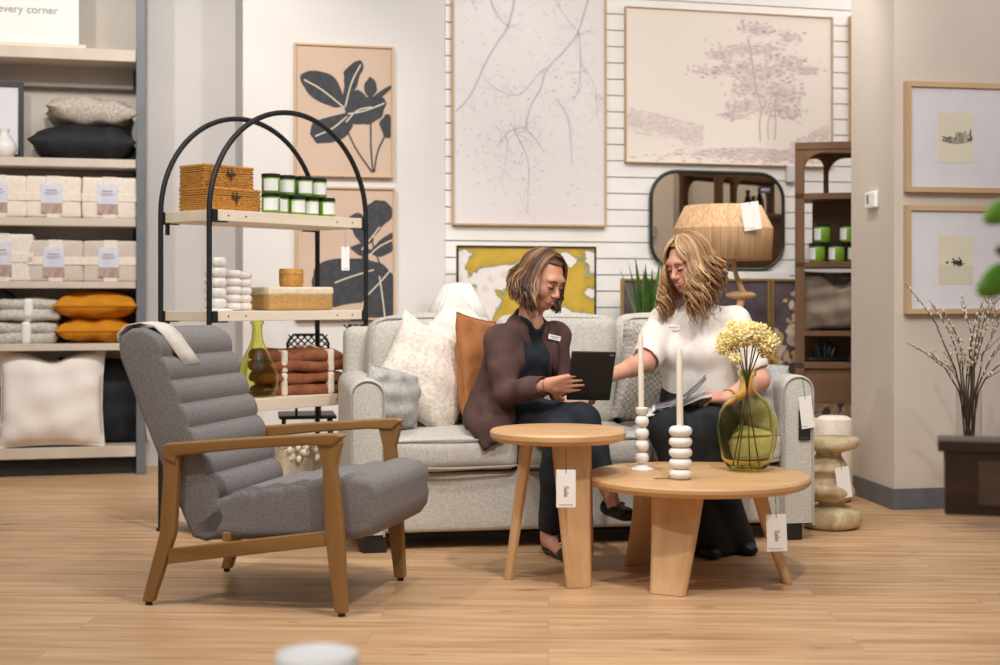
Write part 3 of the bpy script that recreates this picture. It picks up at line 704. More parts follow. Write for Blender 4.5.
def botanical(mb, y, w, h, M, leaves, veins, stems, box):
    x0, y0, x1, y1 = box; cv = lambda p: ((p[0]-x0)/(x1-x0)*w-w/2, h/2-(p[1]-y0)/(y1-y0)*h)
    cl = lambda q: (max(-w/2, min(w/2, q[0])), max(-h/2, min(h/2, q[1])))
    for i, L_ in enumerate(leaves):
        gx = sum(p[0] for p in L_)/len(L_); gy = sum(p[1] for p in L_)/len(L_); rr = random.Random(i*5+int(gx)); Q = []
        for a, b in zip(L_, L_[1:]+L_[:1]): Q += [a, ((a[0]+b[0])/2+rr.uniform(-3, 3), (a[1]+b[1])/2+rr.uniform(-3, 3))]
        L_ = [(gx+(p[0]-gx)*1.07, gy+(p[1]-gy)*1.07) for p in Q]
        mb.prism([cl(cv(p)) for p in smoothpoly(L_)], y, y+.0004, mi=1, M=M); y -= .0004
    for s_ in stems: mb.ribbon([cl(cv(p)) for p in smoothline(s_)], .009, y, mi=1, M=M)
    y -= .0004
    for s_ in veins: mb.ribbon([cl(cv(p)) for p in smoothline(s_)], .008, y, mi=2, M=M)
l1 = [[(25,100),(40,92),(70,92),(100,105),(112,130),(122,165),(100,170),(70,160),(40,140),(28,120)], [(125,165),(120,135),(122,108),(120,90),(140,70),(160,62),(165,72),(158,92),(152,118),(135,150)],
 [(124,200),(128,180),(150,158),(180,144),(212,146),(218,160),(208,190),(180,208),(150,208)], [(125,185),(90,195),(52,208),(46,235),(60,255),(90,252),(122,240),(140,212),(135,195)],
 [(170,112),(180,98),(194,108),(197,130),(182,145),(170,132)], [(190,142),(228,116),(230,124),(205,147)], [(205,200),(216,186),(229,188),(229,238),(214,235),(207,215)], [(122,165),(150,128),(168,140),(178,152),(150,170),(126,190)]]
v1 = [[(30,110),(70,130),(122,172)], [(160,70),(138,110),(124,170)], [(215,158),(170,178),(130,186)], [(55,240),(95,222),(128,192)], [(126,205),(150,175),(185,168)]]
s1 = [[(130,228),(150,270),(186,320)], [(183,205),(183,260),(188,320)], [(216,235),(198,270),(191,320)]]
l2 = [[(172,405),(176,385),(195,372),(215,374),(231,390),(230,412),(208,430),(190,452),(175,430)], [(133,412),(150,402),(168,412),(174,432),(190,462),(165,478),(146,452)],
 [(52,560),(58,530),(80,515),(120,508),(165,508),(205,518),(233,548),(234,636),(158,636),(166,602),(130,606),(100,614),(62,598)], [(178,490),(205,462),(233,444),(234,486),(205,500)], [(135,480),(160,470),(185,490),(160,500)]]
v2 = [[(163,640),(163,600),(198,566),(230,530)], [(203,545),(210,590),(216,640)], [(162,485),(190,450),(204,432)], [(170,510),(198,478),(232,462)], [(100,560),(140,545),(190,530)]]
s2 = [[(163,640),(166,560),(164,480)], [(205,520),(190,480),(176,430)]]
def wallpic(x0, y0, x1, y1, v): # centre, width, height on the wall plane
    a = onw(x0, (y0+y1)/2, v); b = onw(x1, (y0+y1)/2, v); zt = onw((x0+x1)/2, y0, v)[1]; zb = onw((x0+x1)/2, y1, v)[1]
    return RF((a[0]+b[0])/2, v, (zt+zb)/2), b[0]-a[0], zt-zb
c, w_, h_ = wallpic(294, 45, 393.5, 177, VW-.02)
frame('botanical_print', 'upper blush botanical print with charcoal leaves in oak frame', 'picture', w_, h_, .012, FRM, c, TH, lambda mb, y, w, h, M: botanical(mb, y, w, h, M, l1, v1, s1, (12, 30, 232, 328)), None, mats=[PAPER, LEAF, VEIN])
c, w_, h_ = wallpic(295, 187, 395, 320, VW-.02)
frame('botanical_print', 'lower blush botanical print with large charcoal leaves behind arch shelf', 'picture', w_, h_, .012, FRM, c, TH, lambda mb, y, w, h, M: botanical(mb, y, w, h, M, l2, v2, s2, (15, 347, 235, 640)), None, mats=[PAPER, LEAF, VEIN])
# tall branch canvas
CAN1 = attrmat('branch_canvas', ['#e6dfe0', '#e4dcde', '#c3babd', '#cfc6c9', '#ccb9bc'], rough=.8)
def branches(mb, y, w, h, M):
    rr = random.Random(12)
    cv = lambda p: ((p[0]-38)/(457-38)*w-w/2, h/2-(p[1]-5)/(620-5)*h)
    lines = [([(212,15),(205,70),(190,145),(160,175),(125,225),(95,290),(75,325),(45,350)], 6), ([(422,30),(400,90),(385,150),(350,190),(292,238),(275,290),(250,330),(233,385)], 6), ([(385,150),(392,215),(388,290),(370,318)], 4),
             ([(292,238),(262,258),(230,300),(200,310),(160,298),(118,270)], 3), ([(233,385),(190,392),(160,430)], 3), ([(200,390),(235,440),(245,480),(240,600)], 3), ([(233,385),(265,415),(290,445)], 3), ([(320,310),(350,350),(365,400),(362,470)], 3), ([(190,145),(160,120),(125,60),(120,15)], 2.5), ([(385,150),(340,110),(310,60),(300,20)], 2.5), ([(60,15),(70,60),(95,95)], 3), ([(395,230),(430,270),(435,350)], 2), ([(180,400),(185,450),(170,510)], 2)]
    for p, wd in lines:
        p = [(a+rr.uniform(-3, 3), b+rr.uniform(-3, 3)) for a, b in p]; sp = smoothline(p)
        mb.ribbon([cv(q) for q in sp], [wd*.0026*(1-.5*i/len(sp)) for i in range(len(sp))], y-.0004, tone=.52+rr.uniform(0, .2), M=M)
        for k in range(11):
            a = sp[rr.randrange(len(sp))]; t_ = [a]; d = rr.uniform(0, 6.28)
            for _ in range(5): d += rr.uniform(-.5, .5); t_.append((t_[-1][0]+9*math.cos(d), t_[-1][1]+9*math.sin(d)))
            t_ = [(max(40, min(455, q[0])), max(8, min(617, q[1]))) for q in t_]
            mb.ribbon([cv(q) for q in t_], .0022, y-.0004, tone=.6, M=M)
    for k in range(330):
        if k % 3: cx, cy = rr.choice([(100, 400), (100, 60), (300, 240), (340, 70), (200, 330), (250, 500), (230, 90), (380, 260)]); cx += rr.gauss(0, 32); cy += rr.gauss(0, 40)
        else: cx, cy = rr.uniform(45, 450), rr.uniform(15, 600)
        if not (45 < cx < 450 and 15 < cy < 610): continue
        c_ = cv((cx, cy)); s_ = rr.uniform(.003, .009); mb.prism([(c_[0]+s_*math.cos(a), c_[1]+s_*.7*math.sin(a+.4)) for a in [i*PI/3 for i in range(6)]], y-.0004, y, tone=rr.uniform(.6, 1), M=M)
c, w_, h_ = wallpic(452, -30, 606, 226, VW-.03)
frame('branch_canvas', 'tall pale lilac canvas of bare blossoming branches in oak frame', 'picture', w_, h_, .012, FRM, c, TH, branches, CAN1, depth=.035)
CAN2 = attrmat('landscape_canvas', ['#ece2d9', '#e9ded6', '#dfd1ce', '#d3c1c1', '#c4afb1', '#b39da1'], rough=.8)
def landscape(mb, y, w, h, M):
    rr = random.Random(5); cv = lambda p: ((p[0]-50)/(735-50)*w-w/2, h/2-(p[1]-28)/(548-28)*h)
    def dab(cx, cy, sx, sy, tn, yy):
        if not (54 < cx < 731 and 32 < cy < 544): return
        c_ = cv((cx, cy)); k = rr.randint(5, 8); r0 = rr.uniform(0, 6)
        pts = []
        for i in range(k):
            a = r0+2*PI*i/k; r = rr.uniform(.5, 1.1); pts.append((max(-w/2, min(w/2, c_[0]+sx*r*math.cos(a))), max(-h/2, min(h/2, c_[1]+sy*r*math.sin(a)))))
        mb.prism(pts, yy, yy+.0003, tone=tn, M=M)
    blobs = [(480,80,55,18),(430,150,70,18),(360,175,40,12),(500,150,60,20),(590,100,32,14),(600,190,50,22),(330,230,55,12),(420,220,60,22),(520,220,80,28),(650,215,40,10),(450,290,65,28),(540,290,70,30),(600,300,45,25),(430,350,50,18),(520,350,70,22),(480,240,60,40),(400,380,40,10),(590,360,40,20)]
    for _ in range(1700):
        b = rr.choice(blobs); dab(b[0]+rr.gauss(0, b[2]*.55), b[1]+rr.gauss(0, b[3]*.65), rr.uniform(.008, .026), rr.uniform(.005, .012), min(1, max(.2, rr.gauss(.55, .17))), y-.0003-rr.random()*.0009)
    for p, wd in [([(492,468),(488,400),(498,350),(480,300),(470,240),(462,180),(450,110)], .012), ([(540,462),(545,400),(540,350),(545,290)], .009), ([(498,350),(520,320),(560,280)], .006), ([(480,300),(440,270),(400,240)], .005), ([(520,460),(515,410),(528,360)], .006)]:
        mb.ribbon([cv(q) for q in smoothline(p)], wd*.8, y-.0014, tone=.8, M=M)
    for _ in range(520): # far hills and ground
        x = rr.uniform(56, 300); yy = 400+ (x-56)*.2+rr.gauss(0, 22); dab(x, max(365+(x-56)*.22, yy), rr.uniform(.008, .03), rr.uniform(.003, .007), rr.uniform(.3, .55), y-.0003-rr.random()*.0008)
    for _ in range(620):
        x = rr.gauss(480, 130); dab(x, 490+abs(rr.gauss(0, 22))+(abs(x-470)*.05), rr.uniform(.008, .03), rr.uniform(.003, .008), rr.uniform(.35, .8), y-.0003-rr.random()*.0008)
    for _ in range(330): x = rr.uniform(590, 728); dab(x, 470-(x-590)*.5+abs(rr.gauss(0, 50)), rr.uniform(.008, .025), rr.uniform(.003, .009), rr.uniform(.3, .6), y-.0003-rr.random()*.0008)
c, w_, h_ = wallpic(625, 12, 832, 165, VW-.03)
frame('landscape_canvas', 'wide faded mauve canvas of a big tree by a lake', 'picture', w_, h_, .006, FRM, c, TH, landscape, CAN2, depth=.035)
c, w_, h_ = wallpic(850, 18, 930, 142, VW-.03)
frame('framed_canvas', 'wood-edged canvas mostly hidden behind the column', 'picture', w_, h_, .03, FRM, c, TH, None, CREAM, depth=.05)
# yellow abstract
def absmat():
    m = bpy.data.materials.new('ochre_abstract'); m.use_nodes = True; nt = m.node_tree; N = nt.nodes; L = nt.links; b = N['Principled BSDF']; b.inputs['Roughness'].default_value = .7
    tc = N.new('ShaderNodeTexCoord'); mp = N.new('ShaderNodeMapping'); mp.inputs['Location'].default_value = (3.1, 0, 1.7); L.new(tc.outputs['Object'], mp.inputs[0])
    n1 = N.new('ShaderNodeTexNoise'); n1.inputs['Scale'].default_value = 4.2; n1.inputs['Detail'].default_value = 5; n1.inputs['Distortion'].default_value = .7; L.new(mp.outputs[0], n1.inputs[0])
    rp = N.new('ShaderNodeValToRGB'); e = rp.color_ramp.elements; rp.color_ramp.interpolation = 'LINEAR'
    e[0].position = .30; e[0].color = lin('#c9b2a6'); e[1].position = .75; e[1].color = lin('#c9a63a')
    for p_, c_ in ((.40, '#e6dfdb'), (.475, '#e2d9d4'), (.49, '#9aa083'), (.505, '#7f8560'), (.52, '#b8982a'), (.60, '#c4a238')): e.new(p_).color = lin(c_)
    L.new(n1.outputs[0], rp.inputs[0]); L.new(rp.outputs[0], b.inputs['Base Color']); return m
q = onw(527, 290, 7.9)
frame('abstract_painting', 'ochre, white and blush abstract painting in thin black frame', 'picture', (onw(597,0,7.9)[0]-onw(458,0,7.9)[0]), onw(527,246,7.9)[1]-.16, .009, BLK, Vector((q[2].x, q[2].y, (onw(527,246,7.9)[1]+.16)/2)), TH, None, absmat(), depth=.03)
# mirror
t_m = onw(718, 221, VW-.045); mw = onw(784, 0, VW-.045)[0]-onw(652, 0, VW-.045)[0]; mh = onw(718, 173, VW-.045)[1]-onw(718, 270, VW-.045)[1]
mir = thing('wall_mirror', 'rounded rectangular mirror in a thin dark metal frame', 'mirror', RF(t_m[0], VW-.045, t_m[1]), TH)
def rrect(w, h, r, n=10):
    out = []
    for cx, cz, a0 in ((w/2-r, h/2-r, 0), (-w/2+r, h/2-r, 90), (-w/2+r, -h/2+r, 180), (w/2-r, -h/2+r, 270)):
        for i in range(n+1): a = R(a0+90*i/n); out.append((cx+r*math.cos(a), cz+r*math.sin(a)))
    return out
mb = MB(); mb.tube([(x, 0, z) for x, z in rrect(mw, mh, .17)], .012, 8, closed=True); mb.build('frame', mat('dark_bronze', '#3b4038', rough=.4, metal=.6), mir, smooth=60)
mb = MB(); mb.prism(rrect(mw-.01, mh-.01, .165), .0, .01); mb.build('mirror_glass', mat('mirror_silver', '#d8cfc4', rough=.02, metal=1), mir)
mb = MB(); mb.box((mw*.36, -.002, mh*.33), (.085, .002, .04)); mb.build('sticker', mat('plum_sticker', '#3d3552', rough=.6), mir)
words('sticker_lettering', 'NEW', .024, TL(mw*.36, -.0034, mh*.33)@RX(90), CARD, mir)
# white ledge under the mirror and dark floral panels
mb = MB(); a0 = onw(655, 0, VW-.08)[0]; a1 = onw(786, 0, VW-.08)[0]; mb.box((0, 0, 0), (a1-a0, .12, .045)); o = mb.build('wall_ledge', SLAT, bevel=.002); o.location = RF((a0+a1)/2, VW-.075, onw(700, 272, VW-.08)[1]-.02); o.rotation_euler = (0, 0, TH); tag(o, 'white ledge on the slatted wall under the mirror', 'ledge')
mb = MB(); mb.rbox((0, 0, 0), (.07, .04, .11), .006); o = mb.build('wall_sensor', mat('sensor_grey', '#cfcbc8', rough=.5), smooth=50); q = onw(791, 174, VW-.03); o.location = q[2]; o.rotation_euler = (0, 0, TH); tag(o, 'small pale grey box on slatted wall above the cabinet corner', 'sensor')
PLUM = mat('plum_print', '#4a3f49', '#6b5e68', rough=.8, scale=5, detail=6)
PETA = attrmat('petal_print', ['#d8cbb8', '#c9b0a0', '#b09a8c', '#d9b45a', '#8b7d6e'], rough=.8)
def floral(seed, dense, yt, xr=(-.5, .5)):
    def f(mb, y, w, h, M):
        rr = random.Random(seed)
        for k in range(dense):
            cx = rr.uniform(w*xr[0]*.95, w*xr[1]*.95); cz = -h/2+abs(rr.gauss(0, .40))*h*yt; a0 = rr.uniform(0, 6.3); L_ = rr.uniform(.035, .09)
            if cz > h/2-.05: continue
            mb.ribbon([(max(-w/2, min(w/2, cx+L_*t_*math.cos(a0))), max(-h/2, min(h/2-.02, cz+L_*t_*math.sin(a0)))) for t_ in (0, .3, .6, .85, 1)], [.004, L_*.5, L_*.62, L_*.4, .003], y-.0003-k*.00001, mi=1, tone=rr.random(), M=M)
    return f
GOLD = mat('gold_frame', '#a98a4e', rough=.4, metal=.5)
vF = 7.95
for (x0, x1, lab, dn, sd, xr) in ((621, 769, 'dark plum floral canvas behind the plant with gold edge', 45, 3, (-.5, .1)), (771, 905, 'dark plum floral canvas with cream petals beside the brown cabinet', 330, 9, (-.5, .15))):
    a = onw(x0, 0, vF)[0]; b = onw(x1, 0, vF)[0]; zt = onw(760, 279, vF)[1]; hh = zt-.16
    frame('floral_canvas', lab, 'picture', b-a, hh, .014, GOLD, RF((a+b)/2, vF, .16+hh/2), TH, floral(sd, dn, 1.1 if dn < 100 else 1.5, xr), None, mats=[PLUM, PETA], depth=.03)
# right wall prints
RW = c0; rx = dr; rang = R(11)
def onr(px, py, off=.0):
    a = (px-500)/FPX; n = th_; dd = (c0-th_*off).dot(n); y = dd/(n.x*a+n.y); return Vector((a*y, y, H-(py-300)/FPX*y))
def inkprint(kind):
    def f(mb, y, w, h, M):
        ww, hh = w*.28, h*.5; cx = -w/2+w*.36; mb.box((cx, y, 0), (ww, .001, hh), mi=1, M=M); rr = random.Random(kind)
        if kind == 1:
            for k in range(110):
                x = cx+rr.gauss(ww*.04, ww*.2); x = max(cx-ww*.42, min(cx+ww*.46, x)); z = -.01-.02*math.cos((x-cx)/ww*3); hgt = rr.uniform(.006, .05)*(1.2 if x > cx else .7)
                mb.ribbon([(x, z), (x+rr.uniform(-.008, .008), z+hgt)], rr.uniform(.003, .012), y-.001-k*.00001, mi=2, tone=rr.uniform(.3, 1), M=M)
            mb.ribbon([(cx-ww*.4, .005), (cx-ww*.15, -.01), (cx+ww*.1, -.014), (cx+ww*.48, -.004)], [.002, .014, .02, .004], y-.0015, mi=2, tone=.05, M=M)
        else:
            for k in range(26):
                x = cx+.01+rr.gauss(0, .016); z = -.012+rr.gauss(0, .010); s_ = rr.uniform(.004, .010)
                mb.prism([(x+s_*math.cos(a), z+s_*.8*math.sin(a)) for a in [i*PI/3 for i in range(6)]], y-.0015, y-.001, mi=2, tone=rr.uniform(.05, .4), M=M)
            for dx in (-.01, .012, .022): mb.ribbon([(cx+dx, -.01), (cx+dx*1.1, -.035)], .003, y-.0012, mi=2, tone=.05, M=M)
            mb.box((cx, y-.0006, -hh*.3), (ww*.98, .0004, hh*.38), mi=3, M=M)
    return f
BEI = mat('cream_photo', '#ded6c2', '#e4dcc9', rough=.7, scale=4); BEI2 = mat('sand_photo', '#d3cab4', '#d9d0bb', rough=.7, scale=6)
INKM = attrmat('ink_wash', ['#2a2926', '#6c6a60', '#b9b3a2'], rough=.8)
WMAT = mat('white_mat_board', '#dfdde3', '#e3e1e7', rough=.25, scale=8, spec=.6)
for (ya, yb, kd, lab) in ((81, 192, 1, 'upper oak framed print of misty dark grasses, wide white mat'), (205, 314, 2, 'lower oak framed print of tiny dark trees on sand')):
    a = onr(905, (ya+yb)/2, .02); zt = onr(905, ya, .02).z; zb = onr(905, yb, .02).z; wd = .74; cc = a+rx*wd/2; cc.z = (zt+zb)/2
    frame('framed_print', lab, 'picture', wd, zt-zb, .027, FRM, cc, rang, inkprint(kd), None, mats=[WMAT, BEI, INKM, BEI2], depth=.035)
# thermostat on the column face
pth = c0*.58+c1*.42; pth.z = onr(873, 200).z+.02
mid = c0+(c1-c0)*.45
t = thing('thermostat', 'small white wall thermostat on the column side', 'thermostat', (mid.x-.012, mid.y-.002, H+100/FPX*mid.y), math.atan2((c0-c1).y, (c0-c1).x))
mb = MB(); mb.rbox((0, 0, 0), (.14, .024, .085), .006); mb.build('housing', CARD, t, smooth=50)
mb = MB(); mb.box((-.025, -.0125, .005), (.035, .002, .045)); mb.build('display', mat('lcd_grey', '#8b8f8e', rough=.3), t)
mb = MB(); a0 = onw(440, 0, 7.9)[0]; a1 = 3.0; mb.box(((a1+a0)/2, .12, .08), (a1-a0, .42, .158)); o = mb.build('display_plinth', SLAT, bevel=.004); o.location = RF(0, 7.85, 0); o.rotation_euler = (0, 0, TH); tag(o, 'low white plinth along the slatted wall carrying the leaning canvases', 'plinth')
# ================================================================ brown arched cabinet
cu0 = onw(795, 0, 7.3)[0]
CO = onw(795, 0, 7.3)[2]; CO.z = 0; CA = R(-12); cab = thing('arched_cabinet', 'tall brown wooden cabinet with arched top opening beside the column', 'cabinet', CO, CA)
CW, CDp = 1.0, .36
for x in (.027, CW-.027):
    for y in (.02, CDp-.02):
        mb = MB(); mb.box((x, y, .975), (.054, .04, 1.95)); mb.build('stile', BRN('z'), cab, bevel=.003)
def plank(nm, z0, z1, x0=0, x1=CW, y0=0, y1=CDp, ax='x'):
    mb = MB(); mb.box(((x0+x1)/2, (y0+y1)/2, (z0+z1)/2), (x1-x0, y1-y0, z1-z0)); return mb.build(nm, BRN(ax), cab, bevel=.002)
plank('top', 1.91, 1.95, y0=-.006); plank('shelf', 1.625, 1.66); plank('shelf', 1.235, 1.268); plank('shelf', .845, .872, x0=.05); plank('shelf', .66, .695)
plank('lower_panel', .478, .66, x0=.04, x1=CW-.04, y0=.02, y1=.05); plank('bottom', .46, .48)
plank('back_panel', 1.268, 1.625, x0=.10, x1=CW-.1, y0=.32, y1=.34); plank('back_panel', .695, .845, x0=.05, x1=CW-.05, y0=.32, y1=.34); plank('back_panel', .48, .66, x0=.05, x1=CW-.05, y0=.32, y1=.34)
def arc_header(x0, x1, y0, y1, zt, r):
    L_ = [(x0, zt)]+[(x1, zt)]+[(x1-r+r*math.cos(a), zt-.02-r+r*math.sin(a)) for a in [PI/2*i/10 for i in range(11)]]+[(x0+r-r*math.cos(a), zt-.02-r+r*math.sin(a)) for a in [PI/2*i/10 for i in range(10, -1, -1)]]
    mb = MB(); mb.prism(L_, y0, y1); mb.build('arched_header', BRN('x'), cab, bevel=.002)
arc_header(.054, CW-.054, .0, .04, 1.91, .10); arc_header(.054, .165, CDp-.04, CDp, 1.91, .05); arc_header(.195, CW-.054, CDp-.04, CDp, 1.91, .1)
plank('post', 1.66, 1.91, x0=.165, x1=.195, y0=CDp-.04, y1=CDp, ax='z')
def cabL(x, y, z): return CO+Matrix.Rotation(CA, 3, 'Z')@Vector((x, y, z))
Mcab = lambda v: Matrix.Translation(v) @ Matrix.Rotation(CA, 4, 'Z')
for (x, lev, lb) in ((.125, 0, 'leftmost green candle jar of the cabinet shelf row'), (.235, 0, 'green candle jar second from left in the cabinet shelf row'), (.345, 0, 'green candle jar on the cabinet shelf by the column'), (.155, 1, 'left green jar stacked on top in the brown cabinet'), (.30, 1, 'right green jar stacked on top in the brown cabinet')):
    j = again(J0, cabL(x, .14, 1.27+lev*.113), CA-R(60), lb, 'green candle jars in the brown cabinet'); j.scale = (1.07, 1.07, 1.2)
FUZ = mat('silver_faux_fur', '#8f8378', '#c0b4a8', rough=.95, scale=25, bump=1, bscale=70, detail=8)
place_pillow('cushion', 'taupe velvet cushion with dented centre in the brown cabinet', Mcab(cabL(.25, .13, .872+.17))@RX(-6), mat('taupe_velvet', '#7f7062', '#9a8b7c', rough=.7, scale=7), .42, .34, .14, seed=21, dent=.25)
place_pillow('cushion', 'silvery crushed cushion standing behind in the brown cabinet', Mcab(cabL(.26, .26, .872+.17))@RX(-4), FUZ, .46, .36, .10, seed=22)
mb = MB()
for i, (dx, hh, lean) in enumerate([(-.035, .10, -.02), (.0, .13, .0), (.035, .09, .03), (.015, .11, .02)]):
    mb.tube([(dx, 0, .02), (dx+lean*.5, 0, hh*.6), (dx+lean, 0, hh)], [.02, .022, .016], 8)
mb.rbox((0, 0, .012), (.24, .1, .022), .01); o = mb.build('sculpture', mat('black_resin', '#1d1f22', rough=.4), smooth=60); o.location = cabL(.17, .13, .695); o.rotation_euler = (0, 0, TH); tag(o, 'black cactus-like sculpture on the lower cabinet shelf', 'ornament')
mb = MB(); mb.tube([(-.05, 0, .02), (0, 0, .10), (.05, 0, .02)], .012, 8); mb.rbox((0, 0, .01), (.14, .06, .02), .008); o = mb.build('sculpture', mat('black_resin', '#1d1f22', rough=.4), smooth=60); o.location = cabL(.35, .13, .695); o.rotation_euler = (0, 0, TH); tag(o, 'small black arched ornament beside the cactus sculpture', 'ornament')
# black letters and vases on the cabinet's upper shelf, seen in the mirror
for k, (x, hh) in enumerate([(.50, .17), (.56, .13), (.63, .19)]):
    mb = MB(); mb.lathe([(.02, 0), (.035, .02), (.03, hh*.5), (.012, hh*.8), (.016, hh)], 14); o = mb.build('bottle', mat('black_resin', '#1d1f22', rough=.4), smooth=60); o.location = cabL(x, .2, 1.66); tag(o, ['shortest-necked', 'small', 'tallest'][k]+' black bottle on the cabinet top shelf, seen in the mirror', 'bottle', 'black bottles on the cabinet top shelf')
# cream stools below the cabinet
for k, (px, r, lb) in enumerate([(803, .075, 'cream round stool half hidden behind the sofa arm'), (834, .095, 'cream round stool behind the stone pedestal')]):
    q = P(px, 0, 7.25); t = thing('round_stool', lb, 'stool', (q.x, q.y, 0), 0, 'cream round stools under the cabinet')
    mb = MB(); mb.lathe([(r*.92, .02), (r, .03), (r, .40), (r*.96, .43), (r*.7, .445)], 28); mb.build('upholstered_drum', CREAM, t, smooth=50)
    mb = MB(); mb.lathe([(r*.9, 0), (r*.9, .02)], 24); mb.build('base_ring', BRN('x'), t)
# ================================================================ console behind the sofa
cv0 = 6.86
q0 = onw(425, 0, cv0+.2)[0]; q1 = onw(738, 0, cv0+.2)[0]
con = thing('console_table', 'long white console table behind the sofa back carrying lamps and plant', 'table', RF((q0+q1)/2, cv0+.2, 0), TH)
mb = MB(); mb.box((0, 0, .705), (q1-q0, .34, .03)); mb.build('tabletop', SLAT, con, bevel=.003)
for sx in (-1, 1):
    for sy in (-1, 1): mb = MB(); mb.box((sx*((q1-q0)/2-.03), sy*.14, .345), (.04, .04, .69)); mb.build('leg', SLAT, con)
# white pleated lamp
q = onw(457, 0, cv0+.2)[2]
t = thing('table_lamp', 'table lamp with white pleated cone shade behind the cushions', 'lamp', (q.x, q.y, .7205), 0)
mb = MB(); mb.lathe([(.17, .22), (.125, .31), (.07, .415)], 120, cap=False, ripple=.035, rn=30); ls = mb.build('lamp_shade', mat('pleated_white', '#e0dcd8', rough=.8), t, smooth=80); sm = ls.modifiers.new('t', 'SOLIDIFY'); sm.thickness = .002
mb = MB(); mb.lathe([(.172, .214), (.172, .224)], 60, cap=False); mb.lathe([(.071, .412), (.071, .42)], 40, cap=False); mb.build('shade_trim', CARD, t)
mb = MB(); mb.lathe([(.06, 0), (.062, .012), (.03, .03), (.045, .09), (.03, .15), (.012, .19), (.012, .36)], 24); mb.build('base', CERAM, t, smooth=60)
mb = MB(); mb.tube([(0, 0, .36), (0, 0, .455)], .004, 6); mb.build('finial', BLK, t)
# wooden lamp
RSH = mat('rattan_strip_shade', '#b98f65', '#d8b48b', rough=.7, scale=90, stretch=(1, 1, .02), lo=.35, hi=.65, bump=.7, bscale=90, bstretch=(1, 1, .02))
q = onw(723, 0, cv0+.2)[2]; dz = .7205; kk = q.y/FPX
zt = lambda y: H-(y-300)*kk-dz
t = thing('table_lamp', 'table lamp with angular woven wood shade and slanted stem', 'lamp', (q.x, q.y, dz), 0)
mb = MB(); mb.lathe([(48*kk, zt(260)), (49.5*kk, zt(229)), (38*kk, zt(206))], 64, cap=False); ls = mb.build('lamp_shade', RSH, t, smooth=20); sm = ls.modifiers.new('t', 'SOLIDIFY'); sm.thickness = .004; sm.offset = -1
mb = MB(); mb.lathe([(37.9*kk, zt(206)-.001), (.006, zt(206)-.001)], 48, cap=False); mb.build('shade_top', RSH, t)
mb = MB(); mb.tube([(8*kk, 0, zt(250)), (13*kk, 0, zt(275)), (20*kk, 0, zt(292))], [.016, .013, .016], 10); mb.ell((18*kk, 0, zt(295)), (.085, .06, .022)); mb.tube([(20*kk, 0, zt(292)), (.05, .0, .12), (0, 0, .02)], [.02, .025, .03], 10); mb.lathe([(.09, 0), (.09, .02), (.02, .03)], 24); mb.tube([(0, 0, zt(230)), (8*kk, 0, zt(252))], .01, 8)
mb.build('stem', OAK('z'), t, smooth=60)
hangtag(Vector((q.x+17*kk, q.y-51*kk, H-(205-300)*kk)), R(-8), 'white tag lying on the woven wood lampshade', w=17*kk, h=27*kk, string=.012, sale=False, tilt=-8, s=STR)
# spiky plant
q = onw(648, 0, cv0+.2)[2]
t = thing('potted_plant', 'spiky green agave-like plant behind the sofa between the women', 'plant', (q.x, q.y, .7205), 0)
GL = attrmat('spiky_leaf', ['#35561f', '#557f34', '#94b45f'], rough=.5)
mb = MB(); rr = random.Random(2)
for i in range(70):
    a = rr.uniform(0, 2*PI); inc = rr.uniform(.05, 1.0); L_ = rr.uniform(.32, .47)
    if (math.sin(a) < -.1 and inc > .42) or (math.cos(a) > .6 and inc > .45): inc *= .4; wd = rr.uniform(.012, .02); V = []; F = []; n = 8
    for k in range(n+1):
        s_ = k/n; rad = L_*math.sin(inc)*s_+.02; z = .12+L_*math.cos(inc)*s_-.06*s_*s_*inc; ww = wd*(1-s_**1.6)*(.6+.8*min(1, s_*3))+.0004
        p = Vector((rad*math.cos(a), rad*math.sin(a), z)); sd = Vector((-math.sin(a), math.cos(a), 0))*ww
        V += [tuple(p-sd), tuple(p-Vector((0, 0, ww*.5))), tuple(p+sd)]
    for k in range(n): F += [(3*k, 3*k+1, 3*k+4, 3*k+3), (3*k+1, 3*k+2, 3*k+5, 3*k+4)]
    mb.add(V, F, 0, rr.random()+.001)
mb.build('leaves', GL, t, smooth=60, fix=False)
mb = MB(); mb.lathe([(.05, 0), (.075, .02), (.085, .12), (.08, .13), (.07, .12)], 28); mb.build('pot', CERAM, t, smooth=60)
# ================================================================ sofa
SA = R(9.8); SO = Vector((-.607, 5.74, 0)); SWd = 2.0
Rs = Matrix.Rotation(SA, 3, 'Z')
def SFL(x, y, z): return SO + Rs@Vector((x, y, z))
SOF = mat('oat_sofa_fabric', '#b4b0a7', '#d3cfc6', rough=.95, scale=110, lo=.3, hi=.7, detail=5, bump=.55, bscale=260)
SPIP = mat('sofa_piping', '#b3ada3', rough=.9)
sofa = thing('sofa', 'three-seat oatmeal fabric sofa with piped track arms and black feet', 'sofa', SO, SA)
mb = MB(); mb.rbox((1.0, .48, .20), (1.98, .90, .25), .02, n=3, sub=8); mb.rbox((1.0, .05, .20), (1.75, .05, .25), .02, n=3); mb.build('base', SOF, sofa, smooth=50)
mb = MB(); mb.rbox((1.0, .85, .50), (1.98, .17, .85), .05, n=6, sub=8); mb.build('back_frame', SOF, sofa, smooth=60)
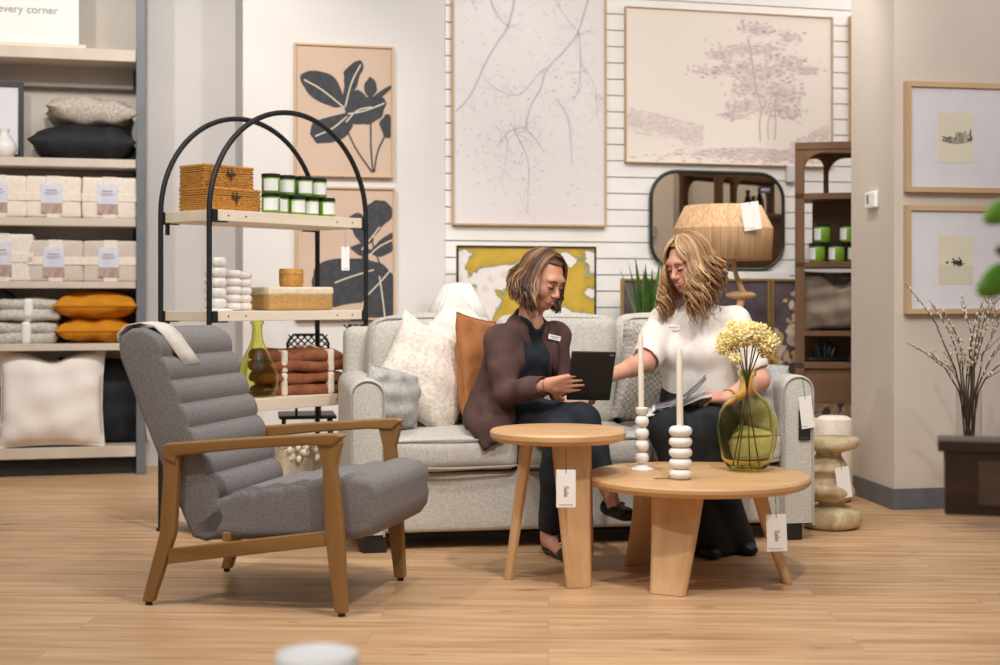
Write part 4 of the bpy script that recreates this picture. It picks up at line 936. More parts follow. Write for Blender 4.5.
for x in (.06, 1.94):
    # arm: rolled top, front panel with piping
    aw = .15; n = 12; prof = [(-aw/2, .075), (-aw/2, .66)]+[(-aw/2*math.cos(a), .66+.062*math.sin(a)) for a in [PI*i/n for i in range(1, n)]]+[(aw/2, .66), (aw/2, .075)]
    mb = MB(); V = []; F = []; secs = [(0.012, .010), (.003, .003), (0, .0), (.012, -.004), (.05, 0), (.4, .0), (.88, 0)]
    for ins, dy in ((.016, -.0), (.006, .004), (.0, .014), (0, .05), (0, .45), (0, .84)):
        V += [(x+px*(1-ins/.075*1), dy, pz-(ins if pz > .1 else 0)) for px, pz in prof]
    m_ = len(prof)
    for j in range(5):
        for i in range(m_-1): F.append((j*m_+i, j*m_+i+1, (j+1)*m_+i+1, (j+1)*m_+i))
    F.append(tuple(range(m_))); F.append(tuple(range(5*m_, 6*m_))[::-1])
    mb.add(V, F); a = mb.build('arm', SOF, sofa, smooth=50)
    mb = MB(); pp = [(x+px*.90, -.002, pz-.008) for px, pz in prof]; mb.tube(pp, .0045, 6); mb.build('piping', SPIP, a, smooth=60)
seams = [.135, .70, 1.285, 1.865]
for i in range(3):
    x0, x1 = seams[i], seams[i+1]; w3 = x1-x0-.004; xc = (x0+x1)/2
    mb = MB(); mb.rbox((xc, .36, .405), (w3, .76, .135), .04, n=6, puff=.022, noise=.006, seed=40+i, sub=8); s_ = mb.build('seat_cushion', SOF, sofa, smooth=60)
    for zz_ in (.462, .352):
        mb = MB(); mb.tube([(x0+.02, .5, zz_), (x0+.006, .12, zz_), (x0+.012, .0, zz_), (x0+.04, -.018, zz_), (xc, -.026, zz_+(.004 if zz_ > .4 else -.004)), (x1-.04, -.018, zz_), (x1-.012, .0, zz_), (x1-.006, .12, zz_), (x1-.02, .5, zz_)], .005, 6); mb.build('piping', SPIP, s_, smooth=60)
for i in range(3):
    x0, x1 = [.115, .70, 1.285, 1.885][i:i+2]; w3 = x1-x0-.006; xc = (x0+x1)/2
    M = TL(xc, .68, .715)@RX(-7)
    mb = MB(); mb.rbox((0, 0, 0), (w3, .19, .50), .055, n=6, puff=.03, noise=.007, seed=50+i, sub=8, M=M); b_ = mb.build('back_cushion', SOF, sofa, smooth=60)
    mb = MB(); hw = w3/2-.012; mb.tube([M@Vector(p) for p in [(-hw, -.07, -.2), (-hw, -.075, .16), (-hw+.02, -.078, .225), (-hw+.07, -.08, .242), (0, -.082, .246), (hw-.07, -.08, .242), (hw-.02, -.078, .225), (hw, -.075, .16), (hw, -.07, -.2)]], .005, 6); mb.build('piping', SPIP, b_, smooth=60)
for x in (.09, 1.91):
    for y in (.05, .85):
        mb = MB(); mb.box((x, y, .0385), (.10, .09, .077)); mb.build('foot', mat('black_wood', '#1a1918', '#242220', rough=.5, scale=12), sofa, bevel=.003)
mb = MB(); mb.box((1.0, .48, .06), (1.7, .7, .03)); mb.build('underside', DKG, sofa)
hangtag(SFL(1.955, -.012, .70), SA+R(2), 'white tag hanging on the right sofa arm', w=.06, h=.14, string=.08, sale=False, s=STR, tilt=-7)
hangtag(SFL(1.965, -.008, .62), SA, 'black tag behind the white one on the right sofa arm', w=.055, h=.13, string=.06, sale=False, s=STR)
bpy.data.objects[[o.name for o in bpy.data.objects if o.get('label') == 'black tag behind the white one on the right sofa arm'][0]].children[0].data.materials
for o in [x for x in bpy.data.objects if x.get('label') == 'black tag behind the white one on the right sofa arm']:
    for ch in bpy.data.objects:
        if ch.parent == o and ch.name.startswith('card'): ch.data.materials[0] = mat('black_card', '#1e1e20', rough=.6)
# sofa cushions
BOU = mat('cream_boucle', '#d2c9bc', '#efe6da', rough=1, scale=55, bump=1, bscale=75, lo=.3, hi=.6)
GRL = mat('light_grey_linen', '#a5a3a1', '#c2bfbc', rough=.9, scale=120, bump=.4, bscale=240)
RUS = mat('rust_velvet', '#a06434', '#b87844', rough=.7, scale=8, bump=.3, bscale=60)
CRM = mat('off_white_linen', '#ebe4da', '#f3ede4', rough=.9, scale=20, bump=.3, bscale=180)
def SM(x, y, z, rz=0): return Matrix.Translation(SFL(x, y, z)) @ Matrix.Rotation(SA+R(rz), 4, 'Z')
place_pillow('cushion', 'grey linen lumbar cushion tucked against the left sofa arm', SM(.19, .25, .625, 42)@RX(-10)@RY(12), GRL, .30, .25, .13, seed=31, pipe=GRL, ear=.03)
place_pillow('cushion', 'large cream boucle cushion tilted beside the grey one', SM(.36, .43, .71, 12)@RX(-14)@RY(30), BOU, .45, .45, .17, seed=32, ear=.09, wr=.004)
place_pillow('cushion', 'off-white cushion peeking out behind the boucle cushion', SM(.52, .56, .82, 2)@RX(-8)@RY(44), CRM, .40, .40, .12, seed=33, ear=.09)
place_pillow('cushion', 'rust cushion with ruched edge beside the woman in brown', SM(.61, .46, .725, 56)@RX(-8)@RY(7), RUS, .42, .50, .14, seed=34, pipe=RUS, ear=.04, wr=.003)
PLD = mat('grey_plaid_wool', '#8b837b', '#b8afa6', rough=.95, scale=70, stretch=(1, 1, 1), bump=.6, bscale=140)
nt = PLD.node_tree; wv = nt.nodes.new('ShaderNodeTexChecker'); wv.inputs['Scale'].default_value = 75; wv.inputs[1].default_value = lin('#a09890'); wv.inputs[2].default_value = lin('#c6beb5'); nt.links.new(nt.nodes['Texture Coordinate'].outputs['Object'], wv.inputs[0]); nt.links.new(wv.outputs[0], nt.nodes['Principled BSDF'].inputs['Base Color'])
place_pillow('cushion', 'grey plaid wool cushion behind the blonde woman', SM(1.47, .43, .70, -8)@RX(-12)@RY(9), PLD, .46, .46, .15, seed=35)
place_pillow('cushion', 'grey linen cushion leaning on the right sofa arm', SM(1.80, .24, .62, -50)@RX(-14)@RY(4), GRL, .34, .30, .12, seed=36, pipe=GRL, ear=.03)
# ================================================================ armchair
AC = Vector((-.78, 4.99, 0)); AA = R(-14.5)
arm = thing('armchair', 'grey channel-tufted lounge armchair with angled walnut-toned wooden frame', 'armchair', AC, AA)
GRY = mat('grey_tweed', '#6b6768', '#86817f', rough=.95, scale=140, lo=.3, hi=.7, detail=5, bump=.6, bscale=300)
def bar(mb, pts, wy, y, M=None):
    """bar in the xz plane; pts = (x, z, half thickness)"""
    V = []; n = len(pts)
    up = []; dn = []
    for i, (x, z, hw) in enumerate(pts):
        a = pts[max(i-1, 0)]; b = pts[min(i+1, n-1)]; dx, dz = b[0]-a[0], b[1]-a[1]; l = math.hypot(dx, dz); up.append((x-dz/l*hw, z+dx/l*hw)); dn.append((x+dz/l*hw, z-dx/l*hw))
    mb.prism(up+dn[::-1], y-wy/2, y+wy/2, M=M)
for sy in (-1, 1):
    y = sy*.305
    mb = MB(); mb.prism([(-.385, .012), (-.345, .012), (-.262, .25), (-.243, .525), (-.262, .548), (-.298, .548), (-.318, .25)], y-.017, y+.017); mb.build('leg', WAL('z'), arm, bevel=.006)
    mb = MB(); mb.prism([(.322, .012), (.362, .012), (.350, .30), (.325, .50), (.345, .575), (.338, .590), (.252, .586), (.260, .565), (.278, .50), (.288, .26)], y-.017, y+.017); mb.build('leg', WAL('z'), arm, bevel=.006)
    mb = MB(); mb.prism([(-.31, .512), (-.305, .55), (-.29, .56), (.0, .585), (.23, .602), (.33, .608), (.355, .600), (.315, .566), (.22, .566), (0, .548), (-.25, .518), (-.255, .49)], y-.024, y+.024); mb.build('armrest', WAL('x'), arm, bevel=.007)
    mb = MB(); mb.prism([(-.29, .145), (-.285, .198), (.31, .285), (.31, .235)], y-.013, y+.013); mb.build('side_rail', WAL('x'), arm, bevel=.004)
    for x in (-.365, .342):
        mb = MB(); mb.lathe([(.012, 0), (.012, .013)], 12, c=(x, y, 0)); mb.build('glide', DKG, arm)
for x, z in ((.26, .262), (-.08, .245)):
    mb = MB(); mb.box((x, 0, z), (.03, .6, .03)); mb.build('cross_rail', WAL('y'), arm, bevel=.004)
def scallop(a, b, n, dep, k=6):
    a = Vector(a); b = Vector(b); d = b-a; nn = Vector((-d.y, d.x)).normalized(); out = []
    for i in range(n):
        for j in range(k):
            f = (i+j/k)/n; s_ = math.sin(PI*j/k)**.6 if j else 0; out.append(tuple(a+d*f+nn*dep*s_))
    out.append(tuple(b)); return out
def loftcushion(prof, W, name, parent, ins=.018):
    prof = prof[:]; n = len(prof); ar = sum(prof[i][0]*prof[(i+1) % n][1]-prof[(i+1) % n][0]*prof[i][1] for i in range(n)); sg = 1 if ar > 0 else -1
    nr = []
    for i in range(n):
        a = Vector(prof[i-2]); b = Vector(prof[(i+2) % n]); d = (b-a).normalized(); nr.append(Vector((d.y, -d.x))*sg)
    V = []; F = []; secs = []
    for k in range(6): t_ = PI/2*k/5; secs.append((-W/2+ins*(1-math.sin(t_)), ins*(1-math.cos(PI/2-t_)) if False else ins*(1-math.sin(t_))*1.0 if False else ins*(1-math.cos(PI/2-t_))))
    secs = [(-W/2+ins*(1-math.cos(t_)), ins*(1-math.sin(t_))) for t_ in [PI/2*k/5 for k in range(6)]]+[(-W/4, -.001), (0, -.002), (W/4, -.001)]+[(W/2-ins*(1-math.cos(t_)), ins*(1-math.sin(t_))) for t_ in [PI/2*k/5 for k in range(5, -1, -1)]]
    secs = [(y, i_) for y, i_ in sorted(secs)]
    for y, i_ in secs: V += [(prof[q][0]-nr[q].x*i_, y, prof[q][1]-nr[q].y*i_) for q in range(n)]
    for j in range(len(secs)-1):
        for i in range(n): F.append((j*n+i, j*n+(i+1) % n, (j+1)*n+(i+1) % n, (j+1)*n+i))
    F.append(tuple(range(n))); F.append(tuple(range((len(secs)-1)*n, len(secs)*n))[::-1])
    mb = MB(); mb.add(V, F); return mb.build(name, GRY, parent, smooth=60)
bk = [(-.165, .222), (-.215, .235), (-.305, .42), (-.41, .655), (-.492, .85), (-.497, .89), (-.484, .928), (-.45, .950), (-.405, .954)]
fr = scallop((-.365, .935), (-.085, .29), 8, .016)
loftcushion(bk+fr+[(-.12, .235)], .574, 'back_cushion', arm)
st = [(-.17, .226), (-.20, .25), (-.19, .31), (-.13, .365)]+[p for p in scallop((-.08, .385), (.40, .462), 5, .011)]+[(.435, .458), (.460, .436), (.467, .405), (.460, .372), (.467, .345), (.460, .300), (.435, .266), (.38, .252)]
loftcushion(st, .574, 'seat_cushion', arm, .03)
ACL = lambda x, y, z: AC+Matrix.Rotation(AA, 3, 'Z')@Vector((x, y, z))
mb = MB(); path = [(-.495, .90), (-.50, .93), (-.468, .960), (-.42, .968), (-.375, .958), (-.345, .925), (-.328, .89), (-.315, .86), (-.298, .82)]; V = []; F = []
for i, (x, z) in enumerate(path):
    t_ = i/(len(path)-1); yc = -.215+.10*t_*t_; V += [(x-.002, yc-.062, z), (x, yc+.0, z+.002), (x-.002, yc+.062, z+.002)]
for i in range(len(path)-1): F += [(3*i, 3*i+1, 3*i+4, 3*i+3), (3*i+1, 3*i+2, 3*i+5, 3*i+4)]
mb.add(V, F); o = mb.build('headrest_cloth', mat('cream_swatch', '#cfc6bd', '#d8cfc6', rough=.9, scale=30, bump=.3, bscale=200), smooth=60); o.location = AC; o.rotation_euler = (0, 0, AA); sm = o.modifiers.new('t', 'SOLIDIFY'); sm.thickness = .004; sm.offset = 1
tag(o, 'cream fabric strip draped over the grey armchair top', 'cloth')
# ================================================================ tables
def round_top(mb, r, z, th):
    mb.lathe([(.001, z-th), (r-.022, z-th), (r-.008, z-th+.007), (r, z-th+.018), (r, z-.008), (r-.007, z), (.001, z)], 96)
st_ = thing('side_table', 'small round light oak side table with three splayed legs', 'table', (.219, 5.25, 0), 0)
mb = MB(); round_top(mb, .257, .562, .042); mb.build('tabletop', OAK('x'), st_, smooth=35)
def panel_leg(M, wt, wb, tt, tb, z1, r0, r1, curve=0):
    """leg lofted from top (radius r1) to floor (radius r0); width across, thickness along the radius"""
    V = []; F = []; n = 8
    for i in range(n+1):
        f = i/n; z = z1*(1-f); r = r1+(r0-r1)*f + curve*(f*f-f); w_ = wt+(wb-wt)*f; t_ = tt+(tb-tt)*f; c_ = min(.012, t_*.3)
        for (a, b) in [(-w_/2, -t_/2+c_), (-w_/2+c_, -t_/2), (w_/2-c_, -t_/2), (w_/2, -t_/2+c_), (w_/2, t_/2-c_), (w_/2-c_, t_/2), (-w_/2+c_, t_/2), (-w_/2, t_/2-c_)]: V.append((r+b, a, z))
    for i in range(n):
        for k in range(8): F.append((i*8+k, i*8+(k+1) % 8, (i+1)*8+(k+1) % 8, (i+1)*8+k))
    F.append(tuple(range(8))); F.append(tuple(range(n*8, n*8+8))[::-1])
    mb = MB(); mb.add(V, F, M=M); return mb
for a, wt, wb in ((-68, .148, .10), (178, .148, .10), (57, .148, .10)):
    panel_leg(RZ(a), wt, wb, .05, .034, .521, .185, .115).build('leg', OAK('z'), st_, smooth=30, bevel=.003)
cf = thing('coffee_table', 'large round light oak coffee table on three flared slab legs', 'table', (.745, 5.25, 0), 0)
mb = MB(); round_top(mb, .4215, .392, .038); mb.build('tabletop', OAK('x'), cf, smooth=35)
for a in (-116, -10, 126):
    panel_leg(RZ(a), .195, .135, .055, .036, .356, .335, .225, curve=.03).build('leg', OAK('z'), cf, smooth=30, bevel=.004)
hangtag(Vector(((566-500)/FPX*5.0, 5.0, .521)), 0, 'white sale tag hanging from the small side table', w=.07, h=.136, string=.09)
hangtag(Vector(((776-500)/FPX*4.93, 4.94, .355)), 0, 'white sale tag hanging from the round coffee table', w=.072, h=.132, string=.075, tilt=-2)
# candlesticks
def beads(n, r, step, z0, sq=.62):
    pr = []
    for i in range(n):
        for k in range(9):
            a = -PI/2+PI*k/8; pr.append((r*sq+r*(1-sq)*math.cos(a), z0+step*(i+.5)+step/2*.96*math.sin(a)))
    return pr
CZ = .3925
t = thing('candlestick', 'tall slim white beaded candlestick with cream taper near the side table', 'candlestick', (P(642, 0, 5.37).x, 5.37, CZ), 0)
mb = MB(); mb.lathe([(.046, 0), (.046, .006), (.025, .014), (.014, .024)]+beads(4, .027, .047, .024, .35)+[(.017, .214), (.024, .222), (.026, .24), (.018, .243), (.012, .235)], 28); mb.build('holder', CERAM, t, smooth=60)
WAX = mat('cream_wax', '#e6dccb', rough=.5, sss=.2)
mb = MB(); mb.lathe([(.0115, .232), (.0105, .51), (.006, .525)], 16, M=RY(-.6)); mb.build('taper_candle', WAX, t, smooth=50)
t = thing('candlestick', 'short stout white five-ring candlestick with cream taper candle', 'candlestick', (P(680.5, 0, 5.10).x, 5.10, CZ), 0)
mb = MB(); mb.lathe([(.034, 0)]+beads(5, .043, .0392, 0, .55)+[(.014, .196), (.014, .18)], 32); mb.build('holder', CERAM, t, smooth=60)
mb = MB(); mb.lathe([(.0125, .185), (.011, .46), (.006, .477)], 16, M=RY(-.5)); mb.build('taper_candle', WAX, t, smooth=50)
mb = MB(); mb.tube([(-.10, -.01, .003), (-.04, 0, .003), (-.045, .0, .003), (-.036, 0, .02)], .0016, 5); mb.build('tag_string', STR, t)
# green demijohn with flowers
GV = mat('olive_vase_glass', '#f5f1bc', rough=.02, trans=1.0, ior=1.18)
vl = Vector((P(747, 0, 5.36).x, 5.36, CZ))
vp = [(.04, 0), (.060, .003), (.078, .016), (.098, .05), (.112, .10), (.119, .15), (.118, .185), (.109, .222), (.090, .255), (.064, .281), (.042, .300), (.0305, .322), (.0265, .345), (.027, .362), (.037, .366), (.037, .384), (.031, .388)]
glass_vase('flower_vase', 'round-bellied olive green glass vase holding yellow flowers on coffee table', vl, vp, GV)
t = thing('flower_bunch', 'bunch of fluffy pale yellow flowers standing in green vase', 'flowers', vl, 0)
YEL = attrmat('yellow_floret', ['#e3cb7c', '#eedc98', '#f6e9b4', '#fbf4d2'], rough=.8)
rr = random.Random(8); STM = mat('dark_stem', '#4b4234', '#6a6146', scale=20)
heads = [(-.075, .0, .515, .043), (-.02, -.02, .535, .047), (.035, .0, .538, .046), (.085, -.01, .505, .042), (-.045, .03, .55, .04), (.06, .03, .54, .042), (.005, .03, .545, .045), (-.06, -.02, .445, .022), (.10, .01, .47, .03), (-.105, .0, .485, .028)]
for i, (x, y, z, r) in enumerate(heads):
    x *= .86; z -= .012; mb = MB(); 
    for k in range(int(420*(r/.045)**2)):
        u_ = rr.uniform(-1, 1); a = rr.uniform(0, 6.28); q_ = math.sqrt(1-u_*u_); d = Vector((q_*math.cos(a), q_*math.sin(a), u_)); c_ = d*r*rr.uniform(.7, 1.22); c_.z *= .8; s_ = rr.uniform(.004, .0075)
        t1 = d.orthogonal().normalized(); t2 = d.cross(t1); p0 = Vector((x, y, z))+c_
        mb.add([p0+d*s_*1.5, p0+t1*s_, p0+t2*s_, p0-t1*s_, p0-t2*s_, p0-d*s_], [(0, 1, 2), (0, 2, 3), (0, 3, 4), (0, 4, 1), (5, 2, 1), (5, 3, 2), (5, 4, 3), (5, 1, 4)], 0, rr.random()+.001)
    mb.ell((x, y, z), (r*.82, r*.82, r*.66), 12, 8, tone=.4); mb.build('flower_head', YEL, t, smooth=60, fix=False)
    if i < 7:
        mb = MB(); bx = -x*.75;
        if i not in (0, 1, 3, 5): mb.tube([(x*.1, y*.1, .33), (x*.12, y*.1, .36), (x*.6, y*.6, .45), (x, y, z-r*.3)], .0028, 6); mb.build('stem', STM, t, smooth=60); continue
        mb.tube([(bx, -y*.3, .012), (bx*.3+x*.02, 0, .22), (x*.12, y*.1, .36), (x*.6, y*.6, .45), (x, y, z-r*.3)], .0028, 6); mb.build('stem', STM, t, smooth=60)
# ================================================================ stone pedestal
STONE = mat('travertine', '#a8916a', '#dbc8a2', rough=.45, scale=14, lo=.3, hi=.7, detail=8, dist=.8, bump=.25, bscale=25)
pc = P(829, 0, 6.40)
t = thing('stone_pedestal', 'wavy carved beige stone pedestal table beside the sofa arm', 'side table', (pc.x, pc.y, 0), 0)
mb = MB(); sw_ = lambda z: (.018*math.sin(z*17+.5), .01*math.cos(z*15))
def catm(P_, k=6):
    out = []
    for i in range(len(P_)-1):
        p0 = P_[max(i-1, 0)]; p1 = P_[i]; p2 = P_[i+1]; p3 = P_[min(i+2, len(P_)-1)]
        for j in range(k):
            f = j/k; out.append(tuple(.5*((2*p1[c])+(-p0[c]+p2[c])*f+(2*p0[c]-5*p1[c]+4*p2[c]-p3[c])*f*f+(-p0[c]+3*p1[c]-3*p2[c]+p3[c])*f**3) for c in (0, 1)))
    return out+[P_[-1]]
mb.lathe(catm([(.10, 0), (.125, .012), (.133, .045), (.115, .088), (.065, .108), (.062, .122), (.10, .145), (.122, .17), (.112, .205), (.078, .232), (.085, .255), (.10, .275), (.078, .31), (.06, .335), (.062, .35), (.10, .362), (.125, .375), (.128, .40), (.118, .416)], 4)+[(.001, .418)], 40, off=sw_, wob=.04); mb.build('stone_body', STONE, t, smooth=80)
hangtag(Vector((pc.x+.02, pc.y-.115, .36)), R(4), 'white tag hanging on the carved stone pedestal', w=.065, h=.14, string=.075, sale=False, tilt=-8)
# ================================================================ branches in a glass vase on a low bench
bq = P(968, 0, 6.3)
t = thing('low_bench', 'low brown bench by the right wall under the glass vase', 'bench', (bq.x-.055, 6.3, 0), 0)
mb = MB(); mb.box((.6, 0, .33), (1.2, .34, .05)); mb.build('seat', BRN('x'), t, bevel=.003)
for x in (.45, 1.15):
    for y in (-.13, .13): mb = MB(); mb.box((x, y, .153), (.05, .05, .305)); mb.build('leg', BRN('z'), t)
CLG = mat('clear_glass', '#f2f2f2', rough=.02, trans=1, ior=1.12)
mb = MB(); mb.lathe([(.055, 0), (.057, .003), (.057, .29), (.053, .29), (.053, .012), (.001, .012)], 32); o = mb.build('glass_vase', CLG, smooth=50); o.location = (bq.x+.005, 6.3, .3555); tag(o, 'clear glass cylinder vase holding bare twigs', 'vase')
TW = mat('dark_twig', '#4a3b30', '#5e4c3e', rough=.9, scale=20); BUD = mat('pale_bud', '#b8ad9a', '#d8d0c0', rough=.9, scale=30)
t = thing('twig_bunch', 'tall bare twigs with pale catkin buds in clear vase', 'twigs', (bq.x+.005, 6.3, .3555), 0)
rr = random.Random(31); mbt = MB(); mbb = MB(); k_ = 6.3/FPX
tips = [(898, 284), (906, 343), (932, 308), (925, 355), (962, 303), (978, 300), (990, 312), (1003, 290), (1010, 330), (1018, 310), (950, 330), (940, 300), (985, 285), (1024, 345)]
for (tx, ty) in tips:
    X1 = (tx-970)*k_; Z1 = H-(ty-300)*k_-.3555; Y1 = rr.uniform(-.14, .14); b0 = Vector((rr.uniform(-.02, .02), rr.uniform(-.02, .02), .014)); nk = Vector((X1*.16, Y1*.16, .28)); nk.x = max(-.045, min(.045, nk.x)); nk.y = max(-.045, min(.045, nk.y)); e_ = Vector((X1, Y1, Z1))
    pts = [b0, nk]
    for f in (.2, .4, .6, .8, 1): p = nk.lerp(e_, f); p += Vector((rr.uniform(-.008, .008)+(0.03*math.sin(f*PI) if X1 < 0 else -.02*math.sin(f*PI)), rr.uniform(-.008, .008), .02*math.sin(f*PI))); pts.append(p)
    mbt.tube(pts, [.0042, .004, .0036, .0032, .0026, .002, .0012], 6)
    for j in range(2, 6):
        a = pts[j]; b = pts[j+1]
        if rr.random() < .6:
            d = (b-a).normalized()+Vector((rr.uniform(-.7, .7), rr.uniform(-.5, .5), .1)); l = rr.uniform(.06, .13); mbt.tube([a, a+d*l*.5, a+d*l], [.002, .0016, .001], 5)
            for q_ in range(4): p = a+d*l*(.3+.23*q_); mbb.ell(p+Vector((rr.uniform(-.006, .006), 0, .004)), (.0055, .0055, .009), 7, 5)
        for q_ in range(5):
            p = a.lerp(b, rr.random())+Vector((rr.uniform(-.006, .006), rr.uniform(-.006, .006), .003)); mbb.ell(p, (.005, .005, .0085), 7, 5)
mbt.build('twigs', TW, t, smooth=60); o = mbb.build('catkin_buds', BUD, t, smooth=60); o['kind'] = 'stuff'
# ================================================================ blurred foreground
DBR = lambda ax: wood('dark_walnut', '#3d2c22', '#543e30', ax, rough=.4)
d_ = 3.3; q = P(938, 440, d_)
t = thing('wooden_desk', 'blurred dark brown wooden table corner at the right edge', 'table', (q.x, d_, 0), R(-17))
mb = MB(); mb.box((.6, .065, q.z-.014), (1.2, .13, .028)); mb.build('tabletop', DBR('x'), t, bevel=.004)
mb = MB(); mb.box((.6, .065, q.z-.028-.075), (1.17, .12, .15)); mb.build('apron', DBR('x'), t, bevel=.003)
mb = MB(); mb.box((.36, .005, q.z-.10), (.54, .012, .105)); dw = mb.build('drawer', mat('worn_walnut', '#5a483a', '#6d5a4a', scale=9), t, bevel=.004)
mb = MB(); mb.lathe([(.006, 0), (.012, .01), (.014, .02), (.001, .024)], 14, M=TL(.36, 0, q.z-.10)@RX(90)); mb.build('knob', BLK, dw)
for x in (.45, 1.12):
    for y in (.03, .1): mb = MB(); mb.box((x, y, (q.z-.17)/2), (.05, .05, q.z-.17)); mb.build('leg', DBR('z'), t)
q = P(1004, 415, 3.9)
t = thing('upholstered_chair', 'blurred grey-beige chair back behind the dark table at right edge', 'chair', (q.x+.33, 3.95, 0), R(-10))
mb = MB(); mb.rbox((0, .2, .58), (.5, .10, .36), .045, M=TL(0, 0, 0)); mb.build('backrest', GRL, t, smooth=50)
mb = MB(); mb.rbox((0, -.02, .42), (.5, .45, .09), .04); mb.build('seat', GRL, t, smooth=50)
for x in (-.2, .2):
    for y in (-.2, .2): mb = MB(); mb.tube([(x, y, .40), (x*1.05, y*1.05, 0)], [.02, .014], 8); mb.build('leg', DBR('z'), t)
# fiddle leaf plant
t = thing('leafy_plant', 'blurred bright green broad leaves reaching in at the right edge', 'plant', (.98, 2.3, 0), 0)
GLF = mat('broad_green_leaf', '#5a9426', '#7cba36', rough=.4, scale=5)
mb = MB(); mb.lathe([(.10, 0), (.13, .03), (.15, .28), (.14, .29), (.12, .26)], 28); mb.build('pot', CERAM, t, smooth=60)
mb = MB(); mb.tube([(0, 0, .25), (-.02, 0, .7), (-.06, 0, 1.0), (-.10, 0, 1.35)], [.014, .012, .01, .006], 8); mb.tube([(-.06, 0, 1.02), (-.12, 0, 1.11), (-.157, -.0, 1.135)], .008, 7); mb.build('stem', BRN('z'), t, smooth=60)
def leaf(base, tip, wd, curl=.04):
    b = Vector(base); e_ = Vector(tip); d = e_-b; L_ = d.length; d.normalize(); s_ = d.cross(Vector((.2, 1, .35)).normalized()).normalized(); nn = s_.cross(d); V = []; F = []; n = 10
    for i in range(n+1):
        f = i/n; w_ = wd*math.sin(PI*min(1, f*.97+.02))**.7*(.75+.4*f); p = b+d*L_*f-nn*curl*f*f
        for j in range(5): g = -1+j*.5; V.append(tuple(p+s_*w_*g+nn*(.012*abs(g)**2)))
    for i in range(n):
        for j in range(4): F.append((i*5+j, i*5+j+1, (i+1)*5+j+1, (i+1)*5+j))
    m = MB(); m.add(V, F); o = m.build('leaf', GLF, t, smooth=60); sm = o.modifiers.new('t', 'SOLIDIFY'); sm.thickness = .0015
k2 = 2.3/FPX; LX = lambda px: (px-510)*k2-.98; LZ = lambda py: H-(py-300)*k2
leaf((LX(1050), 0, LZ(205)), (LX(976), -.03, LZ(216)), .024); leaf((LX(1052), .02, LZ(270)), (LX(977), 0, LZ(287)), .030); leaf((LX(1046), 0, LZ(240)), (LX(1110), .05, LZ(190)), .04); leaf((LX(1046), 0, LZ(240)), (LX(1120), -.05, LZ(262)), .04); leaf((LX(1030), 0, LZ(160)), (LX(1060), -.1, LZ(90)), .04)
# white bowl on a small stool in the front
q = P(317, 657, 2.0)
t = thing('small_stool', 'low round wooden stool below the frame carrying a white bowl', 'stool', (q.x, 2.0, 0), 0)
mb = MB(); round_top(mb, .15, .445, .03); mb.build('seat', OAK('x'), t, smooth=35)
for a in (30, 150, 270): mb = MB(); mb.tube([(.08*math.cos(R(a)), .08*math.sin(R(a)), .416), (.13*math.cos(R(a)), .13*math.sin(R(a)), 0)], [.016, .011], 10); mb.build('leg', OAK('z'), t, smooth=50)
mb = MB(); mb.lathe([(.04, 0), (.052, .01), (.060, .05), (.060, q.z-.4455), (.058, q.z-.4455+.006), (.052, q.z-.4455+.006), (.050, q.z-.4455+.001), (.001, q.z-.4455+.001)], 40); o = mb.build('lidded_bowl', mat('glazed_white', '#eeeeef', rough=.25), smooth=50); o.location = (q.x, 2.0, .4455); tag(o, 'blurred white round lidded bowl at the bottom edge of the photo', 'bowl')
# ================================================================ people
SKIN = mat('skin', '#c98f76', '#d39d84', rough=.5, scale=14, sss=.12, bump=.1, bscale=300)
SKINB = mat('fair_skin', '#cf937d', '#dba58e', rough=.5, scale=14, sss=.12, bump=.1, bscale=300)
LIPS = mat('lips', '#b0655c', rough=.4); TEETH = mat('teeth', '#f0ebe4', rough=.3); LASH = mat('dark_lash', '#2a1c16', rough=.8)
BROW = mat('brown_brow', '#46301f', rough=.9)
def vv(a): return np.array(a, float)
def headM(c, yaw, pitch, roll): return Matrix.Translation(c) @ RZ(180+yaw) @ RX(-pitch) @ RY(roll)
def add_head(F, M, wide=1.0):
    r3 = M.to_3x3(); p = lambda x, y, z: tuple(M@Vector((x, y, z))); w = wide
    F.ell(p(0, -.012, .030), (.075*w, .094, .088), r3, .01)
    F.ell(p(0, .020, -.030), (.062*w, .070, .080), r3, .03)
    F.ell(p(0, .056, -.088), (.030*w, .030, .024), r3, .03)
    for s in (-1, 1):
        F.ell(p(s*.036*w, .056, -.030), (.024, .024, .026), r3, .02)
        F.ell(p(s*.050*w, .010, -.070), (.016, .035, .022), r3, .03)
        F.ell(p(s*.077*w, -.008, -.012), (.008, .019, .030), r3, .008)
    F.ell(p(0, .078, .030), (.050, .016, .018), r3, .02)
    for s in (-1, 1): F.ell(p(s*.031, .096, .006), (.019, .014, .011), r3, .012, sub=True)
    for s in (-1, 1): F.ell(p(s*.031, .080, .004), (.0145, .0125, .0105), r3, .004)
    F.cone(p(0, .086, .012), p(0, .108, -.026), .007, .0105, .012); F.ell(p(0, .108, -.030), (.011, .010, .009), r3, .008)
    for s in (-1, 1): F.ell(p(s*.0115, .098, -.034), (.007, .009, .007), r3, .006)
    F.ell(p(0, .084, -.062), (.026, .016, .018), r3, .012)
